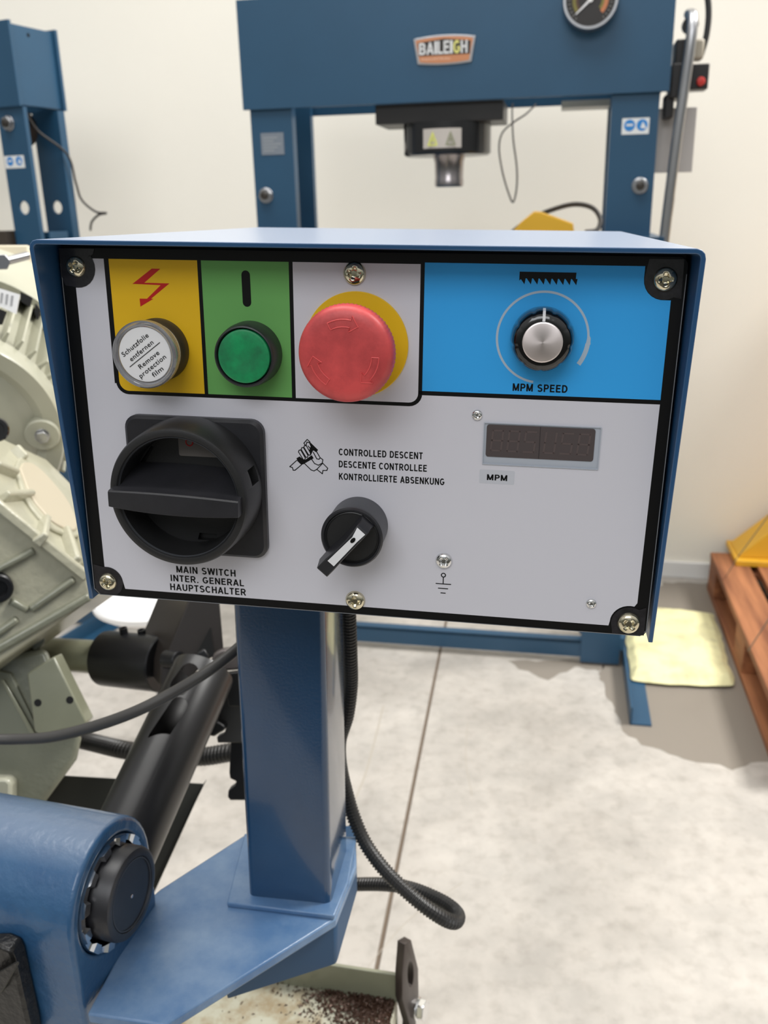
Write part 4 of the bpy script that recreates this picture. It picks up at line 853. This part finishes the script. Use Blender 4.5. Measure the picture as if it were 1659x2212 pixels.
for ch, ww in (('B', .0172), ('A', .0185), ('I', .0065), ('L', .0132), ('E', .0145), ('I', .0065), ('G', .0172), ('H', .0165)):
    q = MB(); text_mb(q, ch, xx, 1.7125, ww, .0270+.003*math.sin((xx-.48)/.13*3.14), -.0064); q.build('badge_letter', ly_ if ch == 'G' else lt, pr1, sharp=0); xx += ww+.0018
q = MB(); text_mb(q, 'INDUSTRIAL', .487, 1.6995, .075, .0050, -.0056, bold=False); q.build('badge_small_lettering', mat('badge_pale', (236, 196, 172), .4), pr1, sharp=0)
# gauge
gu, gz, gr = .9007, 1.8081, .0660
MB().lathe([(gr*.9, 0), (gr, .004), (gr, .036), (gr*.97, .041), (gr*.88, .041), (gr*.87, .034)], 64, (gu, 0, gz), caps=False).build('pressure_gauge', steel, pr1)
MB().lathe([(gr*.875, .030), (gr*.875, .032)], 48, (gu, 0, gz)).build('gauge_face', mat('gauge_black', (38, 34, 32), .4), pr1)
def gband(r0, r1, a0, a1, m_, nm):
    q = MB(); A1_ = arc(gu, gz, r0, a0, a1, 16); A2_ = arc(gu, gz, r1, a1, a0, 16); q.prism([(x, -.0322, z) for x, z in A1_+A2_], (0, -.0003, 0)); q.build(nm, m_, pr1, sharp=0)
gband(gr*.52, gr*.64, 150, 218, mat('gauge_olive', (120, 112, 52), .5), 'gauge_band'); gband(gr*.42, gr*.52, 150, 218, mat('gauge_brown', (78, 54, 42), .5), 'gauge_band')
gband(gr*.50, gr*.64, -45, 30, mat('gauge_orange', (190, 120, 80), .5), 'gauge_band'); gband(gr*.40, gr*.50, -40, 30, mat('gauge_olive', (120, 112, 52), .5), 'gauge_band')
q = MB()
for k in range(28):
    t = R(-50+k*280/27); c_, s_ = math.cos(t), math.sin(t); q.prism([(gu+c_*r_-s_*w2, -.0322, gz+s_*r_+c_*w2) for r_, w2 in ((gr*.72, .0006), (gr*.80, .0006), (gr*.80, -.0006), (gr*.72, -.0006))], (0, -.0003, 0))
q.build('gauge_ticks', mat('gauge_tick', (150, 150, 145), .5), pr1, sharp=0)
q = MB(); c_, s_ = math.cos(R(222)), math.sin(R(222)); q.prism([(gu-c_*.02-s_*.0035, -.034, gz-s_*.02+c_*.0035), (gu+c_*gr*.68-s_*.0012, -.034, gz+s_*gr*.68+c_*.0012), (gu+c_*gr*.68+s_*.0012, -.034, gz+s_*gr*.68-c_*.0012), (gu-c_*.02+s_*.0035, -.034, gz-s_*.02-c_*.0035)], (0, -.001, 0)); q.lathe([(.006, .032), (.006, .036)], 20, (gu, 0, gz)); q.build('gauge_needle', white_pl, pr1, sharp=0)
# plates, stickers, nuts
MB().box((.0417, .0105, 1.4906), (.106, .0120, 1.546)).build('rating_plate', lab_g, pr1, sharp=0)
q = MB()
for k in range(5): q.box((.048, .0100, 1.500+k*.008), (.048+.03+.02*((k*37) % 3)/2, .0106, 1.503+k*.008))
q.build('plate_lettering', mat('plate_text', (150, 156, 162), .5), pr1, sharp=0)
sticker(pr1, .9937, 1.5094, 1.0601, 1.547, .0120)
for u_ in (.0465, 1.0474): hexnut(pr1, u_, 1.3868, .012)
MB().box((.841, .10, 1.586), (.965, .200, 1.602)).build('underside_plate', mat('pale_grey_plate', (168, 170, 166), .4), pr1, sharp=0)
# ram assembly
MB().box((.3585, .020, 1.5560), (.6950, .200, 1.6040)).build('ram_plate', mat('black_ram_plate', (24, 22, 22), .4), pr1, bevel=.002)
MB().lathe([(.118, 1.5560), (.118, 1.4830), (.112, 1.4780)], 64, (.539, .110, 0), (0, 0, 1)).build('ram_housing', mat('black_ram_housing', (26, 26, 28), .3, coat=.3), pr1)
MB().lathe([(.046, 1.480), (.040, 1.462), (.0385, 1.420), (.0395, 1.418), (.0395, 1.402), (.036, 1.398)], 48, (.544, .110, 0), (0, 0, 1)).build('ram', mat('ram_steel', (158, 152, 152), .25, metal=1), pr1)
q = MB(); vs = []
for k in range(9):
    t = R(-90-25+k*50/8); vs += [(.539+.1186*math.cos(t), .110+.1186*math.sin(t), z_) for z_ in (1.492, 1.5395)]
q.add(vs, [(2*k, 2*k+2, 2*k+3, 2*k+1) for k in range(8)]).build('warning_label', mat('warning_label', (188, 182, 176), .5), pr1, sharp=0)
for uu, mm_ in ((.515, mat('warn_yellow', (214, 218, 110), .5)), (.562, mat('warn_olive', (140, 142, 116), .5))):
    q = MB(); yy = .110-math.sqrt(.1192**2-(uu-.539)**2)-.0008
    tri = [(uu-.014, 1.498), (uu+.014, 1.498), (uu, 1.533)]; tri2 = [(uu-.008, 1.5015), (uu+.008, 1.5015), (uu, 1.523)]
    for i in range(3):
        j = (i+1) % 3; q.prism([(tri[i][0], yy, tri[i][1]), (tri[j][0], yy, tri[j][1]), (tri2[j][0], yy, tri2[j][1]), (tri2[i][0], yy, tri2[i][1])], (0, -.0004, 0))
    q.box((uu-.002, yy-.0006, 1.506), (uu+.002, yy, 1.516)); q.build('warning_triangle', mm_, pr1, sharp=0)
q = MB().tube(catmull([(.430, .06, 1.556), (.431, .06, 1.52), (.436, .055, 1.50), (.432, .055, 1.482), (.445, .05, 1.479)], 6), .0025, 8); q.build('stop_wire', black_pl, pr1)
# pump valve, lever on the right side
MB().box((1.112, .03, 1.655), (1.150, .11, 1.722)).build('valve_block', mat('black_valve', (30, 28, 28), .4), pr1, bevel=.003)
MB().box((1.106, .02, 1.590), (1.150, .12, 1.668)).build('valve_block', mat('black_valve', (30, 28, 28), .4), pr1, bevel=.003)
MB().box((1.150, .05, 1.610), (1.198, .11, 1.668)).build('valve_block', mat('black_valve', (30, 28, 28), .4), pr1, bevel=.003)
MB().box((1.140, .05, 1.678), (1.182, .10, 1.724)).build('pump_cylinder', mat('beige_pump', (170, 162, 146), .4), pr1, bevel=.006)
MB().lathe([(.0100, 0), (.0105, .008), (.0085, .012), (.0001, .013)], 24, (1.1790, .05, 1.6270)).build('release_knob', mat('red_knob', (190, 50, 44), .4), pr1)
MB().tube(catmull([(1.108, -.01, 1.00), (1.113, -.01, 1.20), (1.1245, -.01, 1.45), (1.134, -.01, 1.60), (1.1415, -.01, 1.72), (1.142, .005, 1.765), (1.137, .03, 1.775)], 8), .0130, 20).build('pump_lever', steel, pr1)
MB().lathe([(.019, 0), (.019, .022)], 28, (1.1420, .05, 1.752)).build('lever_pivot', black_pl, pr1)
MB().box((1.085, .075, 1.418), (1.180, .080, 1.572)).build('side_plate', mat('satin_grey_plate', (186, 180, 176), .35, metal=.3), pr1, bevel=.001)
MB().tube(catmull([(1.1785, .08, 1.690), (1.188, .08, 1.74), (1.186, .08, 1.80), (1.165, .08, 1.88)], 8), .0075, 12).build('pump_hose', black_pl, pr1)
MB().tube(catmull([(1.135, .08, 1.42), (1.137, .08, 1.35), (1.130, .08, 1.25), (1.12, .08, 1.10)], 8), .0060, 12).build('pump_hose', black_pl, pr1)
q = MB(); q.box((1.095, .03, 1.545), (1.118, .09, 1.60)); q.build('pump_bracket', mat('black_valve', (30, 28, 28), .4), pr1, bevel=.004)
tag(MB().tube([P(*p) for p in catmull([(.714, .10, 1.600), (.716, .05, 1.575), (.722, .02, 1.51), (.733, .02, 1.44), (.734, .02, 1.39), (.726, .02, 1.3545), (.714, .02, 1.375), (.696, .02, 1.43), (.686, .02, 1.488), (.694, .02, 1.525), (.722, .03, 1.550), (.752, .05, 1.570), (.775, .09, 1.5955)], 12)], .0022, 8).build('hanging_wire', mat('thin_black_wire', (50, 46, 44), .5), None), 'thin dark wire loop hanging under the large press crossbeam right of the ram', 'wire')
# yellow tool and hose on the bed of the large press
yt = empty('yellow_tool', MP @ Matrix.Translation((.80, .10, 1.262)), 'yellow painted tool lying on the press bed behind the control box', 'tool')
q = MB(); q.hull([(x, y, z) for x, z in ((-.09, .0), (-.055, .040), (-.020, .068), (-.002, .066), (.045, .044), (.085, .034), (.09, 0)) for y in (-.05, .05)]); q.build('tool_body', yel_mach, yt, bevel=.003)
MB().box((-.10, -.055, 0), (.10, .055, .008)).build('tool_base', yel_mach, yt, bevel=.001)
tag(MB().tube([P(*p) for p in catmull([(.715, .16, 1.272), (.760, .18, 1.305), (.820, .18, 1.330), (.885, .17, 1.345), (.935, .16, 1.335), (.958, .14, 1.305), (.950, .12, 1.278), (.92, .10, 1.273)], 10)], .0065, 12).build('rubber_hose', mat('dull_black_hose', (54, 50, 46), .5), None), 'black rubber hose arching over the yellow tool on the press bed', 'hose')
# left press
a = R(24.2); u2, v2 = V((math.cos(a), -math.sin(a), 0)), V((math.sin(a), math.cos(a), 0)); o2_ = V((-1.001, 2.746, 0))
W2 = .95; ML = frame(o2_-u2*W2, u2, v2)
pr2 = press('shop_press', ML, 'smaller blue H-frame press cut off by the left edge', W2, 1.642, .217, .178, .012, .002, .100, 1.300, holes=True)
hexnut(pr2, W2-.062, 1.600, .012); sticker(pr2, W2-.100, 1.4795, W2-.0245, 1.5136, .0120)
MB().lathe([(.050, -.035), (.050, .0), (.040, .004)], 40, (W2-.075, .085, 1.592), (1, 0, 0)).build('winch_drum', mat('dark_pulley', (48, 40, 34), .35, metal=.5), pr2)
MB().lathe([(.006, -.01), (.006, .0)], 12, (W2-.012, .082, 1.832), (1, 0, 0)).build('side_hole', hole_m, pr2)
MB().box((W2-.40, -.02, 1.262), (W2-.108, .045, 1.306)).build('bed_block', mat('dark_brown_block', (62, 54, 46), .5), pr2, sharp=0)
M2 = lambda u_, d_, z_: o2_+u2*(u_-W2)+v2*d_+V((0, 0, z_))
tag(MB().tube(catmull([M2(W2-.03, .05, 1.63), M2(W2-.02, .08, 1.58), M2(W2+.012, .15, 1.52), M2(W2+.014, .17, 1.44), M2(W2+.02, .18, 1.39), M2(W2+.06, .19, 1.355), M2(W2+.10, .19, 1.350), M2(W2+.07, .19, 1.345), M2(W2+.04, .19, 1.325), M2(W2+.03, .19, 1.30)], 10), .0035, 8).build('hanging_wire', mat('thin_black_wire', (50, 46, 44), .5), None), 'thin dark cord hanging from the left press toward the wall', 'wire')
# white tub on the floor under the box
sc_ = onz(326, 1282, .44); bp_ = V((sc_.x, sc_.y, 0)); wps = mat('bright_white_plastic', (252, 252, 252), .3)
st_ = empty('white_stool', Matrix.Translation(bp_), 'round white stool seat seen under the left end of the control box', 'stool')
MB().lathe([(.100, .405), (.128, .408), (.144, .420), (.146, .432), (.140, .440), (.0001, .4405)], 72, (0, 0, 0), (0, 0, 1)).build('seat', wps, st_)
MB().lathe([(.016, .03), (.016, .405)], 24, (0, 0, 0), (0, 0, 1)).build('column', steel, st_)
MB().lathe([(.085, 0), (.085, .008), (.03, .022), (.016, .03)], 40, (0, 0, 0), (0, 0, 1)).build('foot', wps, st_)
# pallet
pu, pd0, pd1 = 1.430, -.54, .66
MPal = frame(P(pu, pd0, 0), U, W_)
pal = empty('wooden_pallet', MPal, 'brown wooden pallet at the right edge carrying a yellow machine', 'pallet')
for k in range(6): MB().box((0+k*.138, 0, .122), (.112+k*.138, 1.2, .144)).build('top_board', wood, pal, bevel=.002)
for yy in (0, .53, 1.06): MB().box((0, yy, .100), (.80, yy+.13, .122)).build('cross_board', wood, pal, bevel=.002)
for yy in (0, .53, 1.06):
    for xx in (0, .35, .70): MB().box((xx, yy, .022), (xx+.10, yy+.13, .100)).build('block', wood, pal, bevel=.003)
for xx in (0, .35, .70): MB().box((xx, 0, 0), (xx+.10, 1.2, .022)).build('bottom_board', wood, pal, bevel=.002)
ym = empty('yellow_machine', MPal @ Matrix.Translation((.40, 1.16, .144)), 'yellow machine stand bolted on the wooden pallet at the right edge', 'machine')
q = MB(); q.box((-.335, -.085, 0), (.42, .12, .020)); q.build('base_flange', yel_mach, ym, bevel=.002)
q = MB(); q.hull([(-.325, -.05, .020), (-.325, .10, .020), (.40, -.05, .020), (.40, .10, .020), (.00, -.03, .34), (.00, .09, .34), (.36, -.03, .34), (.36, .09, .34)]); q.build('tapered_stand', yel_mach, ym, bevel=.004)
q = MB(); q.box((-.02, -.10, .34), (.50, .12, 1.2)); q.build('column', yel_mach, ym, bevel=.01)

s1, s2 = onplane(1700, 1065, P(pu+.30, 0, 0), U), P(pu-.004, .30, .13)
tag(MB().tube([onz(1700, 1050, .60), onz(1660, 1114, .48), onz(1591, 1207, .27), onz(1568, 1246, .146)], .0016, 6).build('strap_wire', mat('strap_grey', (120, 118, 112), .4), None), 'thin grey strap running from the yellow machine to the pallet corner', 'strap')
tag(MB().tube([onz(1720, 1262, .40), onz(1659, 1340, .30), onz(1616, 1406, .146)], .0016, 6).build('strap_wire', mat('strap_grey', (120, 118, 112), .4), None), 'thin grey strap crossing the near edge boards of the wooden pallet', 'strap')
# absorbent mat
def clampu(p):
    d_ = V((p.x, p.y, 0))-PO; return PO*1+U*max(1.106, min(d_.dot(U), 1.418))+W_*d_.dot(W_)
cs = [clampu(p) for p in (onz(1362, 1480, .0), onz(1592, 1492, .0), onz(1578, 1332, .0), onz(1345, 1312, .0))]
q = MB(); NX, NY = 60, 60; vs = []; fs = []
for s_ in (0, 1):
    for j in range(NY+1):
        for i in range(NX+1):
            a_, b_ = i/NX, j/NY
            # rounded corners
            k1 = .5+(a_-.5)*(1-.05*abs(2*b_-1)**8); k2 = .5+(b_-.5)*(1-.05*abs(2*a_-1)**8)
            p = (cs[0]*(1-k1)+cs[1]*k1)*(1-k2)+(cs[3]*(1-k1)+cs[2]*k1)*k2
            nz = noise.noise(p*9)*.006+noise.noise(p*28)*.0025; e_ = min(a_, 1-a_, b_, 1-b_)
            p = p+V((noise.noise(p*14+V((5, 5, 5)))*.010, noise.noise(p*14)*.010, 0))
            z_ = .010+(.016+nz if s_ == 0 else 0)*min(1, e_*14)+(0 if s_ else .001); vs.append((p.x, p.y, z_))
M_ = (NX+1)*(NY+1)
for j in range(NY):
    for i in range(NX):
        k = j*(NX+1)+i; fs.append((k, k+1, k+NX+2, k+NX+1)); fs.append((M_+k, M_+k+NX+1, M_+k+NX+2, M_+k+1))
tag(q.add(vs, fs).build('absorbent_mat', paper_y, None, sharp=80), 'crumpled pale yellow absorbent sheet on the floor between press foot and pallet', 'mat')
bpy.context.view_layer.update()
